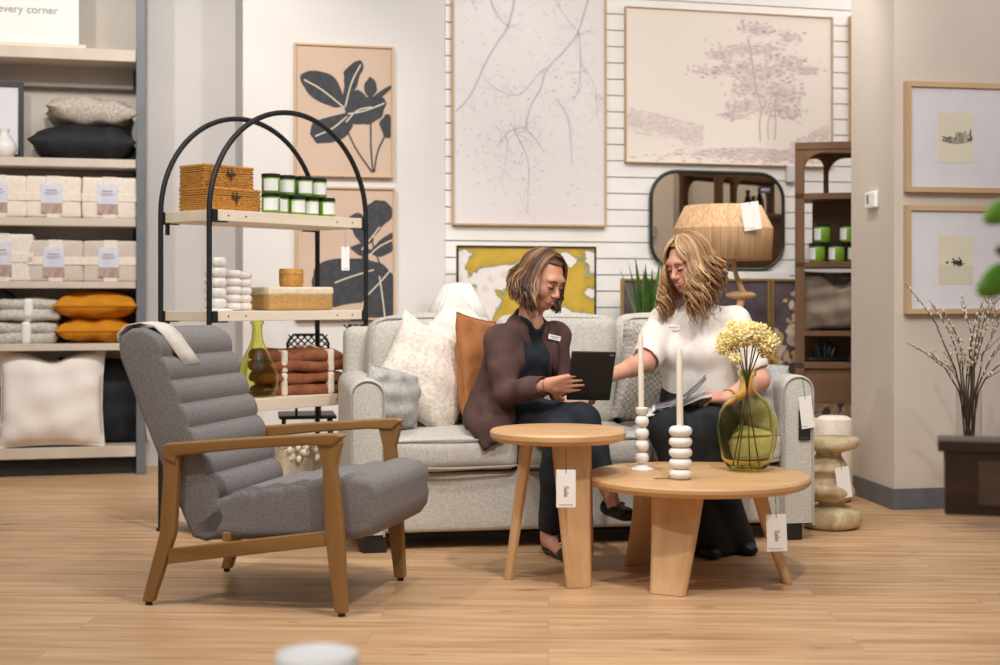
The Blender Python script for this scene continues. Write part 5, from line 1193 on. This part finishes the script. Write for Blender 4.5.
def face_parts(M, parent, o, smile=1, brow=BROW):
    pl = lambda x, y, z: M@Vector((x, y, z))-Vector(o)
    for s in (-1, 1):
        mb = MB(); mb.tube([pl(s*.031+dx, y, z) for dx, y, z in ((-.014, .0895, .001), (-.008, .0935, -.004), (0, .0948, -.0055), (.008, .0935, -.004), (.014, .0885, .001))], [.0016, .003, .0034, .003, .0016], 6); mb.build('eyelashes', LASH, parent, smooth=60)
        mb = MB(); mb.tube([pl(s*x, y, z) for x, y, z in ((.013, .0975, .0265), (.025, .0975, .0300), (.038, .0925, .0285), (.049, .085, .020))], [.0026, .0038, .0034, .0015], 6); mb.build('eyebrow', brow, parent, smooth=60)
    mb = MB(); mb.tube([pl(x, y, z) for x, y, z in ((-.028, .083, -.049), (-.014, .0985, -.0575), (-.004, .1015, -.0555), (0, .1012, -.057), (.004, .1015, -.0555), (.014, .0985, -.0575), (.028, .083, -.049))], [.001, .0028, .0036, .0032, .0036, .0028, .001], 8)
    mb.tube([pl(x, y, z) for x, y, z in ((-.028, .083, -.0495), (-.013, .0965, -.069), (0, .0995, -.073), (.013, .0965, -.069), (.028, .083, -.0495))], [.001, .0034, .0048, .0034, .001], 8); mb.build('lips', LIPS, parent, smooth=60)
    if smile:
        mb = MB(); mb.tube([pl(x, y, z) for x, y, z in ((-.017, .0915, -.0605), (-.008, .0975, -.064), (0, .099, -.065), (.008, .0975, -.064), (.017, .0915, -.0605))], [.001, .0028, .0034, .0028, .001], 8); mb.build('teeth', TEETH, parent, smooth=60)
def add_hand(F, w, d, n, ts, curls, thumb=(.75, .65, .15), tcurl=.3, sc=1.0, spread=0):
    w = Vector(w); d = Vector(d).normalized(); n = Vector(n); n = (n-d*n.dot(d)).normalized(); s = d.cross(n)*ts
    kn = []
    for i, off in enumerate((.031, .0105, -.0105, -.030)):
        k_ = w+d*(.088-.004*abs(i-1))*sc+s*off*sc; kn.append(k_)
        F.cone(tuple(w+s*off*.45*sc), tuple(k_), .0165*sc, .0115*sc, .010)
    L_ = [(.043, .027, .022), (.048, .030, .024), (.045, .028, .023), (.036, .021, .020)]; rr_ = [(.0092, .0085, .0078, .0066)]*2+[(.0088, .0082, .0074, .0062), (.0080, .0072, .0066, .0056)]
    for i in range(4):
        p = kn[i]; a = 0; c = curls[i] if isinstance(curls[0], (list, tuple)) else curls
        dd0 = (d+s*spread*(1.5-i)).normalized()
        for j in range(3):
            a += c[j]; dv = dd0*math.cos(a)+n*math.sin(a); q_ = p+dv*L_[i][j]*sc; F.cone(tuple(p), tuple(q_), rr_[i][j]*sc, rr_[i][j+1]*sc, .0025); p = q_
    b = w+s*.020*sc+d*.022*sc; tv = (s*thumb[0]+d*thumb[1]+n*thumb[2]).normalized(); m1 = b+tv*.042*sc
    F.cone(tuple(b), tuple(m1), .0165*sc, .0118*sc, .010); t2 = (tv+d*tcurl+n*tcurl).normalized(); m2 = m1+t2*.032*sc; F.cone(tuple(m1), tuple(m2), .0112*sc, .0098*sc, .003)
    t3 = (t2+d*tcurl*.6+n*tcurl).normalized(); F.cone(tuple(m2), tuple(m2+t3*.026*sc), .0098*sc, .0076*sc, .003)
def chain(F, pts, rad, k=.02):
    for i in range(len(pts)-1): F.cone(tuple(pts[i]), tuple(pts[i+1]), rad[i], rad[i+1], k)
def torso(F, pel, che, nb, side, r, k=.04, wp=.06, wc=.075):
    side = Vector(side).normalized()
    for s in (-1, 1):
        F.cone(tuple(pel+side*wp*s), tuple(pel.lerp(che, .5)+side*wp*.85*s), r*1.05, r*.88, k); F.cone(tuple(pel.lerp(che, .5)+side*wp*.85*s), tuple(che+side*wc*s), r*.88, r, k)
def hit(F, px, py, d0=5.3, d1=6.5, eps=0.0):
    for i in range(600):
        d = d0+(d1-d0)*i/600; p = P(px, py, d); g = ((np.array(p)-F.lo)/F.h).round().astype(int)
        if (g < 0).any() or (g >= F.n).any(): continue
        if F.d[tuple(g)] < eps: return p
    return None
def hairmesh(M, locks, L_fn, cols, parent, o, seed, rad=.0065, vol=1.0, phi0=48, wave=.010, cyc=1.6, flare=.03, part=0.0, fringe=0, far=1, farf=.3, nearphi=0):
    """locks run from a parting over the skull, then fall and wave; tone is each lock's own dye"""
    rr = random.Random(seed); mb = MB(); r3 = M.to_3x3(); cen = Vector((0, -.012, .028)); R_ = Vector((.080, .100, .094))*vol
    for i in range(locks):
        sd = -1 if rr.random() < .5 else 1; phi = R(rr.uniform(phi0+(nearphi if sd != far else 0), 182)); lay = rr.uniform(.97, 1.10)
        e1 = Vector((sd*math.sin(phi)*R_.x, math.cos(phi)*R_.y, 0))*lay
        yp = .075*math.cos(phi*.93)-.005+rr.uniform(-.012, .012); st0 = Vector((part*1.0+sd*.004, yp, 0)); zz0 = R_.z*math.sqrt(max(.05, 1-(yp/R_.y)**2-(part/R_.x)**2)); st0.z = zz0*lay
        pts = []; n1 = 7
        for k in range(n1):
            f = k/(n1-1); v = st0.lerp(e1, f); v.z = st0.z*math.cos(f*PI/2); v.x = st0.x+(e1.x-st0.x)*math.sin(f*PI/2); v.y = st0.y+(e1.y-st0.y)*f
            q_ = Vector((v.x/R_.x, v.y/R_.y, v.z/R_.z)).length; v = v/q_*lay if q_ > 1e-6 else v
            pts.append(M@(cen+v))
        Ld = L_fn(sd, phi, rr); out = (r3@Vector((e1.x, e1.y, 0))).normalized(); tan = Vector((-out.y, out.x, 0)); ph = rr.uniform(0, 6.28); E = pts[-1]; n2 = 11; fl = flare*rr.uniform(.3, 1.2)*(farf if (sd == far and phi < R(110)) else 1); wv_ = wave*rr.uniform(.6, 1.4); c2 = cyc*rr.uniform(.8, 1.25)
        for k in range(1, n2+1):
            f = k/n2; dn = Vector((0, 0, -1)).lerp(r3@Vector((0, 0, -1)), .25*(1-f)).normalized()
            p = E+dn*Ld*f+out*(fl*math.sin(f*PI*.55)-.018*f*f)+(tan*math.sin(ph+2*PI*c2*f)+out*math.cos(ph+2*PI*c2*f)*.7)*wv_*min(1, f*2)
            pts.append(p)
        n = len(pts); r0 = rad*rr.uniform(.75, 1.3); rds = [r0*(.6+.6*min(1, k/4)) if k < n-4 else r0*(1.1-.28*(k-(n-4))) for k in range(n)]
        mb.tube([p-Vector(o) for p in pts], rds, 6, tone=min(.999, max(.001, .42+.14*math.sin(phi*7+sd)+rr.gauss(0, .14))), flat=.6)
    for i in range(fringe):    # short front pieces swept aside over the forehead
        sd = -1 if rr.random() < .5 else 1; phi = R(rr.uniform(24, 56)); lay = rr.uniform(1.0, 1.07); pts = []
        for k in range(9):
            f = k/8; el = R(80-rr.uniform(68, 84)*0-78*f); az = phi*(.25+.75*f)+R(16)*f*f
            v = Vector((sd*math.sin(az)*math.cos(el)*R_.x, math.cos(az)*math.cos(el)*R_.y, math.sin(el)*R_.z)); v = v*lay*(1+.04*math.sin(f*PI)); v.x += part*(1-f)
            pts.append(M@(cen+v))
        mb.tube([p-Vector(o) for p in pts], [rad*(1-.07*k) for k in range(9)], 6, tone=min(.999, max(.001, rr.gauss(.6, .2))), flat=.6)
    # scalp cap
    V = []; Fc = []; nn, mm = 14, 28
    for i in range(nn+1):
        a = PI*.60*i/nn
        for k in range(mm): b = 2*PI*k/mm; V.append(M@(cen+Vector((R_.x*.985*math.sin(a)*math.cos(b), R_.y*.985*math.sin(a)*math.sin(b), R_.z*.985*math.cos(a))))-Vector(o))
    for i in range(nn):
        for k in range(mm):
            a = PI*.60*(i+.5)/nn; b = 2*PI*(k+.5)/mm; y = math.sin(a)*math.sin(b); z = math.cos(a)
            if y > .42 and z < .66: continue
            if y > .02 and z < .1: continue
            Fc.append((i*mm+k, (i+1)*mm+k, (i+1)*mm+(k+1) % mm, i*mm+(k+1) % mm))
    mb.add(V, Fc, 0, .35)
    return mb.build('hair', attrmat('hair_%s' % seed, cols, rough=.45), parent, smooth=60, fix=False)
def shoe(name, heel, toe, wd, m, parent, o, h_=.055, bow=None, tilt=None):
    heel = Vector(heel); toe = Vector(toe); d = (toe-heel); L_ = d.length; d.normalize(); up = Vector((0, 0, 1)) if tilt is None else Vector(tilt); s = d.cross(up).normalized(); up = s.cross(d)
    F = Field(np.minimum(heel, toe)-.08, np.maximum(heel, toe)+.10, .0035)
    r3 = Matrix((s, d, up)).transposed()
    F.ell(tuple(heel+d*.035+up*.03), (wd*.42, .045, .036), r3, .01); F.ell(tuple(heel.lerp(toe, .5)+up*.024), (wd*.44, L_*.38, .028), r3, .02); F.ell(tuple(toe-d*.05+up*.024), (wd*.5, .055, .026), r3, .02)
    if bow: F.ell(tuple(heel+d*.060+up*.062), (wd*.30, .055, .030), r3, .008, sub=True)
    else: F.ell(tuple(heel+d*.05+up*.045), (wd*.38, .05, .04), r3, .02)
    F.box(tuple(heel.lerp(toe, .5)-up*.012), (wd*1.5, L_*1.4, .02), r3, .002, .002, sub=True)
    f = F.build(name, m, parent, o, smooth=1)
    if bow:
        mb = MB(); c = heel+d*L_*.58+up*.058-Vector(o)
        mb.tube([c-s*.018, c+up*.006, c+s*.018], .006, 6); mb.tube([c, c+d*.012+s*.01-up*.002], .0035, 6); mb.tube([c, c+d*.012-s*.01-up*.002], .0035, 6); mb.build('bow', bow, f, smooth=60)
    return f
BLKL = mat('black_leather', '#141416', '#1d1d20', rough=.35, scale=20); NAVY = mat('navy_top', '#161c24', '#1e2530', rough=.8, scale=30, bump=.2, bscale=120)
TRO = mat('black_trousers', '#14171b', '#1c2025', rough=.85, scale=20, bump=.3, bscale=120); TROA = mat('navy_black_trousers', '#171d24', '#212830', rough=.85, scale=20, bump=.3, bscale=120)
JAC = mat('brown_blazer', '#4b3430', '#5b413b', rough=.85, scale=9, bump=.35, bscale=200); KNT = mat('white_knit_top', '#e9e1d8', '#f1eae2', rough=.9, scale=40, bump=.35, bscale=220)
# ---- woman in the brown blazer
o = P(510, 0, 5.95); o.z = 0; O = tuple(o)
A = thing('person', 'seated woman in brown blazer and black cropped trousers holding a tablet', 'person', o)
pel = P(500, 414, 6.06); che = P(523, 358, 5.99); nb = P(530, 320, 5.97); sideA = Vector((.82, .57, 0)); fA = Vector((.57, -.82, 0))
shR = P(499, 341, 5.90); elR = P(507, 394, 5.80); wrR = P(548, 385, 5.655)
shL = P(556, 337, 6.08); elL = P(561, 392, 6.02); wrL = P(568, 405, 5.83)
hipR = P(503, 418, 6.0); knR = P(582, 420, 5.68); anR = P(608, 487, 5.62)
hipL = P(524, 420, 6.1); knL = P(560, 434, 5.66); anL = P(549, 533, 5.73)
MA = headM(P(542.5, 280, 5.95), 44, 24, -4)
tabC = P(591, 376, 5.665); TM = Matrix.Translation(tabC) @ RZ(8) @ RX(24) @ RY(1.5); tn = TM.to_3x3()@Vector((0, 1, 0)); tx = TM.to_3x3()@Vector((1, 0, 0)); tz = TM.to_3x3()@Vector((0, 0, 1))
F = Field(P(455, 620, 5.9)-Vector((0, .55, 0))+Vector((0, 0, 0)), (P(640, 0, 5.9).x, 6.32, 1.36), .004); F.lo = F.lo
add_head(F, MA); chain(F, [MA@Vector((0, -.025, -.06)), nb], [.050, .052], .03)
torso(F, pel, che, nb, sideA, .088)
chain(F, [shR, che.lerp(nb, .8), shL], [.045, .05, .045], .03); chain(F, [shR, elR, wrR-(wrR-elR)*.02], [.045, .038, .026], .02); chain(F, [shL, elL, wrL], [.045, .038, .026], .02)
chain(F, [hipR, knR, knR.lerp(anR, .35), anR], [.075, .055, .052, .034], .03); chain(F, [hipL, knL, knL.lerp(anL, .35), anL], [.075, .055, .052, .033], .03)
toeR = P(629, 519, 5.46); heR = P(607, 505, 5.62); toeL = Vector((.265, 5.56, .03)); heL = Vector((anL.x-.008, anL.y+.03, .03))
chain(F, [anR, heR.lerp(toeR, .35), heR.lerp(toeR, .8)], [.032, .028, .02], .02); chain(F, [anL, Vector((anL.x, anL.y, .06)), heL.lerp(toeL, .7)], [.032, .03, .022], .02)
hw = wrR; add_hand(F, hw, tx*1.0+tz*.10, tn, -1, [(.10, .12, .10), (.06, .10, .08), (.06, .10, .10), (.10, .14, .14)], thumb=(.95, .35, .3), tcurl=.35, spread=.0, sc=1.05)
thumb_dir_check = (tx.cross(tn)*-1).z
add_hand(F, wrL, Vector((1, -.55, .0)), Vector((0, -.35, 1)), 1, [(.45, .8, .5)]*4, thumb=(.6, .8, .3), sc=.95)
F.build('body', SKIN, A, O, smooth=1); face_parts(MA, A, O)
# trousers
F = Field(P(470, 580, 5.9)-Vector((0, .5, 0)), (P(640, 0, 5.9).x, 6.3, .72), .005)
torso(F, pel+fA*.02, pel.lerp(che, .2)+fA*.02, nb, sideA, .090); chain(F, [hipR, hipR.lerp(knR, .5), knR, knR.lerp(anR, .4), knR.lerp(anR, .86)], [.092, .080, .068, .062, .047], .03); chain(F, [hipL, hipL.lerp(knL, .5), knL, knL.lerp(anL, .4), knL.lerp(anL, .93)], [.092, .080, .068, .062, .048], .03)
F.cone(tuple(knR.lerp(anR, .93)), tuple(anR+(anR-knR)*.2), .045, .04, .004, sub=True); F.cone(tuple(knL.lerp(anL, 1.02)), tuple(anL+(anL-knL)*.2), .045, .04, .004, sub=True)
F.wrinkle(.0022, 38, 3); F.build('trousers', TROA, A, O)
# navy top
F = Field(P(490, 430, 5.9)-Vector((0, .3, 0)), P(585, 300, 6.0)+Vector((0, .3, 0)), .005); torso(F, pel.lerp(che, .5)+fA*.01, che, nb, sideA, .104, .06, .045, .06)
chain(F, [che+sideA*-.08+Vector((0, 0, .06)), nb.lerp(che, .1), che+sideA*.08+Vector((0, 0, .06))], [.07, .062, .07], .03)
F.cone(tuple(nb+fA*.055+Vector((0, 0, .03))), tuple(nb+fA*.10+Vector((0, 0, -.075))), .045, .012, .008, sub=True); F.cone(tuple(nb), tuple(MA@Vector((0, -.02, -.06))), .06, .06, .006, sub=True)
F.wrinkle(.0015, 45, 5); F.build('shirt', NAVY, A, O)
# blazer
F = Field(P(452, 470, 5.9)-Vector((0, .42, 0)), P(600, 290, 6.0)+Vector((0, .38, 0)), .0045)
torso(F, pel, che, nb, sideA, .111, .05, .060, .072)
up_ = Vector((0, 0, 1))
chain(F, [shR, che.lerp(nb, .75), shL], [.058, .064, .058], .04); F.ell(tuple(shR+Vector((.012, .01, -.004))), (.055, .06, .055), None, .04)
chain(F, [shR, shR.lerp(elR, .5), elR, elR.lerp(wrR, .5), elR.lerp(wrR, .86)], [.060, .056, .053, .047, .041], .022); chain(F, [shL, elL, elL.lerp(wrL, .85)], [.062, .054, .042], .022)
bk1 = P(494, 405, 6.0); chain(F, [pel, bk1, P(482, 422, 5.92)], [.112, .074, .036], .05); chain(F, [bk1, P(482, 428, 5.85), P(485, 447, 5.80)], [.078, .042, .018], .03); chain(F, [bk1, P(492, 425, 5.84), P(494, 440, 5.80)], [.07, .045, .02], .03); chain(F, [P(476, 415, 5.95), P(474, 424, 5.87)], [.05, .03], .03)
chain(F, [P(500, 410, 5.93), P(508, 418, 5.86), P(503, 432, 5.80)], [.09, .05, .02], .03)
chain(F, [nb-fA*.03-sideA*.05+up_*.0, nb-fA*.055+up_*.02, nb-fA*.03+sideA*.05], [.03, .03, .03], .03)
F.cone(tuple(nb-up_*.01), tuple(MA@Vector((0, -.03, -.05))), .055, .07, .008, sub=True); F.cone(tuple(nb+Vector((0, 0, .02))), tuple(nb+fA*.12-up_*.04), .058, .045, .008, sub=True)
# open front
o1 = nb+fA*.12-up_*.02; o2 = che+fA*.145-up_*.10
o2 = che+fA*.125-up_*.11; F.cone(tuple(nb+fA*.10-up_*.02), tuple(che+fA*.125), .056, .066, .006, sub=True); F.cone(tuple(che+fA*.125), tuple(o2), .066, .056, .006, sub=True); F.cone(tuple(o2), tuple(pel+fA*.15+up_*.05), .042, .05, .006, sub=True)
F.cone(tuple(elR.lerp(wrR, .87)), tuple(wrR+(wrR-elR)*.2), .034, .036, .004, sub=True); F.cone(tuple(elL.lerp(wrL, .86)), tuple(wrL+(wrL-elL)*.2), .034, .036, .004, sub=True)
# trouser clearance
F.cone(tuple(hipR.lerp(knR, .25)+up_*.0), tuple(knR), .090, .072, .006, sub=True)
lapel_a = [hit(F, *q_) for q_ in ((519, 316), (523, 330), (528, 345), (532, 360), (534, 376))]; lapel_b = [hit(F, *q_) for q_ in ((549, 322), (552, 334), (554, 348), (555, 362), (556, 378))]
F.wrinkle(.0038, 30, 9); F.wrinkle(.0016, 70, 19); F.build('blazer', JAC, A, O)
for L_ in (lapel_a, lapel_b):
    L_ = [p for p in L_ if p is not None]
    if len(L_) > 2:
        mb = MB(); V = []
        wds = [.014, .026, .032, .024, .010]
        for i, p in enumerate(L_): s_ = sideA*wds[min(i, 4)]; V += [tuple(p-s_-fA*.006-Vector(O)), tuple(p-fA*-.010-Vector(O)), tuple(p+s_-fA*.006-Vector(O))]
        mb.add([tuple(Vector(v)+fA*.006) for v in V], [(3*i+a, 3*i+a+1, 3*i+a+4, 3*i+a+3) for i in range(len(L_)-1) for a in (0, 1)]); l = mb.build('lapel', JAC, A, smooth=70); q_ = l.modifiers.new('t', 'SOLIDIFY'); q_.thickness = .006
def badge(F, px, py, parent, o, nrm, w, h, roll=0, lines=True, lift=.013):
    p = hit(F, px, py)
    if p is None: return
    n_ = Vector(nrm).normalized(); M = Matrix.Translation(p+n_*lift-Vector(o)) @ RZ(math.degrees(math.atan2(n_.x, -n_.y))) @ RX(-6) @ RY(roll); mb = MB(); mb.rbox((0, 0, 0), (w, .003, h), .0014, n=2, sub=1, M=M); b = mb.build('name_badge', CARD, parent)
    mb = MB(); mb.box((0, -.0017, h*.12), (w*.7, .0006, h*.12), M=M); mb.box((0, -.0017, -h*.18), (w*.5, .0006, h*.08), M=M); mb.build('badge_print', INK, b)
badge(F, 552, 337.5, A, O, fA+Vector((-.12, -.25, 0)), .058, .022, 13, lift=.026)
mb = MB(); c_ = elR.lerp(wrR, .99); ax2 = (wrR-elR).normalized(); a_ = ax2.orthogonal().normalized(); b_ = ax2.cross(a_); mb.tube([c_+(a_*math.cos(t_)+b_*math.sin(t_))*.0285-Vector(O) for t_ in [2*PI*i/24 for i in range(24)]], .0028, 6, closed=True); mb.build('bracelet', mat('silver', '#c9c7c4', rough=.25, metal=1), A, smooth=60)
for i in range(3):
    mb = MB(); p = elR.lerp(wrR, .62+.07*i)+Vector((0, -.044, -.014)); mb.lathe([(.001, 0), (.007, .001), (.007, .004), (.001, .005)], 12, M=Matrix.Translation(p-Vector(O))@RX(75)); mb.build('sleeve_button', mat('horn_button', '#3a2620', rough=.4), A, smooth=40)
shoe('shoe', heL+Vector((0, .015, -.03)), toeL+Vector((.03, -.02, -.03)), .082, BLKL, A, O, bow=mat('silver', '#c9c7c4', rough=.25, metal=1))
shoe('shoe', heR+Vector((-.01, .01, -.035)), toeR+Vector((.012, -.01, -.012)), .080, BLKL, A, O, bow=mat('silver', '#c9c7c4', rough=.25, metal=1))
hairmesh(MA, 760, lambda sd, phi, rr: (.150 if phi > R(70) else .15)*rr.uniform(.75, 1.08), ['#2b1a12', '#4a3122', '#6b4a31', '#a37a50', '#c9a377'], A, O, 41, rad=.0045, vol=1.07, phi0=50, wave=.008, cyc=1.3, flare=.065, part=.012, fringe=0, far=-1, farf=-.25, nearphi=8)
# ---- tablet
t = thing('tablet', 'black-cased tablet held up by the woman in brown', 'tablet', tabC)
Mt = TM.copy(); Mt.translation = (0, 0, 0)
mb = MB(); mb.rbox((0, 0, 0), (.183, .011, .222), .0055, n=4, M=Mt); mb.build('case', mat('black_rubber', '#17181a', '#1d1e21', rough=.6, scale=20), t, smooth=40)
mb = MB(); mb.box((0, .0062, 0), (.165, .001, .20), M=Mt); mb.build('screen', mat('screen_glass', '#30343a', rough=.1), t)
mb = MB(); mb.rbox((.075, -.006, .098), (.018, .002, .008), .001, n=2, M=Mt); mb.build('camera_lens', mat('grey_lens', '#6b6e73', rough=.3), t)
# ---- blonde woman in the white top
o = P(700, 0, 6.1); o.z = 0; O = tuple(o)
B = thing('person', 'seated blonde woman in white short-sleeved top and wide black trousers', 'person', o)
pel = P(701, 410, 6.20); che = P(697, 350, 6.17); nb = P(700, 307, 6.16); sideB = Vector((.87, -.5, 0)); fB = Vector((-.45, -.89, 0))
shR = P(664, 322, 6.26); elR = P(645, 362, 6.05); wrR = P(608, 377, 5.90)
shL = P(734, 322, 6.10); elL = P(759, 380, 6.02); wrL = P(727, 398, 5.86)
hipR = P(686, 418, 6.15); knR = P(668, 428, 5.70); anR = P(706, 542, 5.74)
hipL = P(714, 418, 6.12); knL = P(704, 432, 5.70); anL = P(731, 538, 5.80)
MBH = headM(P(688, 264, 6.10), -50, 18, 3)
F = Field((P(585, 0, 6).x, 5.40, 0), (P(785, 0, 6.1).x, 6.42, 1.42), .004)
add_head(F, MBH, 1.03); chain(F, [MBH@Vector((0, -.025, -.06)), nb], [.053, .056], .03)
torso(F, pel, che, nb, sideB, .092); chain(F, [shR, che.lerp(nb, .75), shL], [.045, .055, .045], .03)
chain(F, [shR, elR, elR.lerp(wrR, .35), wrR], [.048, .044, .041, .027], .02); chain(F, [shL, elL, elL.lerp(wrL, .35), wrL], [.048, .045, .042, .028], .02)
chain(F, [hipR, knR, anR], [.08, .055, .036], .03); chain(F, [hipL, knL, anL], [.08, .055, .036], .03)
chain(F, [anR, Vector((anR.x+.005, anR.y-.06, .035))], [.030, .018], .02); chain(F, [anL, Vector((anL.x+.025, anL.y-.05, .035))], [.030, .018], .02)
add_hand(F, wrL, Vector((-1, -.15, .06)), Vector((-.1, .35, -.95)), -1, [(.75, 1.1, .6), (.8, 1.15, .6), (.85, 1.1, .6), (.85, 1.0, .6)], thumb=(.45, .9, .35), tcurl=.25)
add_hand(F, wrR, Vector((-1, -.25, .12)), Vector((0, -.7, -.7)), -1, [(.05, .1, .1), (.8, 1.0, .5), (.9, 1.0, .5), (.9, 1.0, .5)], thumb=(.5, .8, .4))
F.build('body', SKINB, B, O, smooth=1); face_parts(MBH, B, O, brow=mat('fair_brow', '#8a6444', rough=.9))
F = Field((P(635, 0, 6).x, 5.45, .0), (P(770, 0, 6.1).x, 6.42, .68), .005)
torso(F, pel, pel.lerp(che, .2), nb, sideB, .108); chain(F, [hipR, hipR.lerp(knR, .5), knR, knR.lerp(anR, .5), knR.lerp(anR, 1.10)], [.10, .095, .082, .080, .098], .03); chain(F, [hipL, hipL.lerp(knL, .5), knL, knL.lerp(anL, .5), knL.lerp(anL, 1.10)], [.10, .095, .082, .080, .098], .03)
F.box((anR.x, anR.y, -.035), (1.2, 1.2, .09), None, .002, .004, sub=True)
F.wrinkle(.0035, 26, 13); F.build('trousers', TRO, B, O)
F = Field((P(618, 0, 6).x, 5.85, .50), (P(785, 0, 6.1).x, 6.45, 1.12), .0045)
torso(F, pel.lerp(che, .12), che, nb, sideB, .112, .05, .062, .08); 
for s in (-1, 1): F.ell(tuple(che+fB*.075+sideB*.06*s-up_*.005), (.062, .06, .062), None, .05)
chain(F, [shR, che.lerp(nb, .62), shL], [.062, .085, .062], .05)
e1_ = shR.lerp(elR, .92); e2_ = shL.lerp(elL, .72)
chain(F, [shR, shR.lerp(elR, .4), e1_], [.066, .072, .066], .03); chain(F, [shL, shL.lerp(elL, .4), e2_], [.066, .076, .068], .03)
F.cone(tuple(e1_+(elR-shR).normalized()*.022), tuple(elR.lerp(wrR, .6)), .062, .07, .005, sub=True)
F.cone(tuple(e2_+(elL-shL).normalized()*.03), tuple(elL+(elL-shL).normalized()*.1), .06, .07, .005, sub=True)
F.cone(tuple(nb+up_*.01), tuple(MBH@Vector((0, -.02, -.06))), .060, .07, .006, sub=True); F.cone(tuple(nb+up_*.01), tuple(nb+fB*.10+up_*.0), .055, .034, .006, sub=True)
F.wrinkle(.0028, 28, 17); F.build('top', KNT, B, O)
badge(F, 674, 328, B, O, fB+Vector((0, -.3, 0)), .062, .024, -4)
mb = MB(); c_ = elL.lerp(wrL, .93); ax2 = (wrL-elL).normalized(); a_ = ax2.orthogonal().normalized(); b_ = ax2.cross(a_)
for i in range(22): t_ = 2*PI*i/22; mb.ell(c_+(a_*math.cos(t_)+b_*math.sin(t_))*.033-Vector(O), (.0052, .0052, .0052), 8, 6)
q_ = mb.build('bracelet', mat('gold', '#c9a24a', rough=.3, metal=.9), B, smooth=60); q_['kind'] = 'stuff'
shoe('shoe', Vector((anR.x-.005, anR.y+.03, .0)), Vector((anR.x+.01, anR.y-.15, .0)), .085, BLKL, B, O)
shoe('shoe', Vector((anL.x-.0, anL.y+.02, .0)), Vector((anL.x+.075, anL.y-.12, .0)), .085, BLKL, B, O)
hairmesh(MBH, 900, lambda sd, phi, rr: (.185 if phi > R(100) else .25)*rr.uniform(.62, 1.1), ['#6b4a32', '#8d6846', '#ad875f', '#c8a67c', '#dfc49c'], B, O, 42, rad=.0048, vol=1.12, phi0=46, wave=.020, cyc=1.7, flare=.065, part=-.006, fringe=110, far=1, farf=.5)
# ---- magazine on her lap
mq = P(690, 405, 5.78); t = thing('magazine', 'open magazine lying on the blonde woman\'s lap', 'magazine', mq)
PG = mat('magazine_page', '#dcdad8', '#e6e4e2', rough=.5, scale=12); PGD = mat('magazine_picture', '#3f4246', '#8c8d8f', rough=.5, scale=30)
def sheet(name, pts, dep, m, th=.0015):
    mb = MB(); V = []; dv = Vector(dep)
    for p in pts: q_ = P(*p)-mq; V += [tuple(q_), tuple(q_+dv)]
    mb.add(V, [(2*i, 2*i+1, 2*i+3, 2*i+2) for i in range(len(pts)-1)]); x = mb.build(name, m, t, smooth=60); s_ = x.modifiers.new('t', 'SOLIDIFY'); s_.thickness = th; return x
sheet('page_block', [(646, 416, 5.66), (662, 412.5, 5.68), (680, 406, 5.72), (700, 398, 5.78), (712, 396, 5.80)], (.03, .20, .015), PG, .006)
sheet('page', [(652, 411, 5.66), (668, 409, 5.68), (684, 402, 5.71), (696, 391, 5.74), (705, 381, 5.76)], (.02, .17, .01), PG)
sheet('picture_page', [(655, 409.5, 5.66), (670, 406.5, 5.68), (685, 399, 5.71), (697, 388.5, 5.74), (706, 379, 5.76)], (.02, .15, .012), PGD)
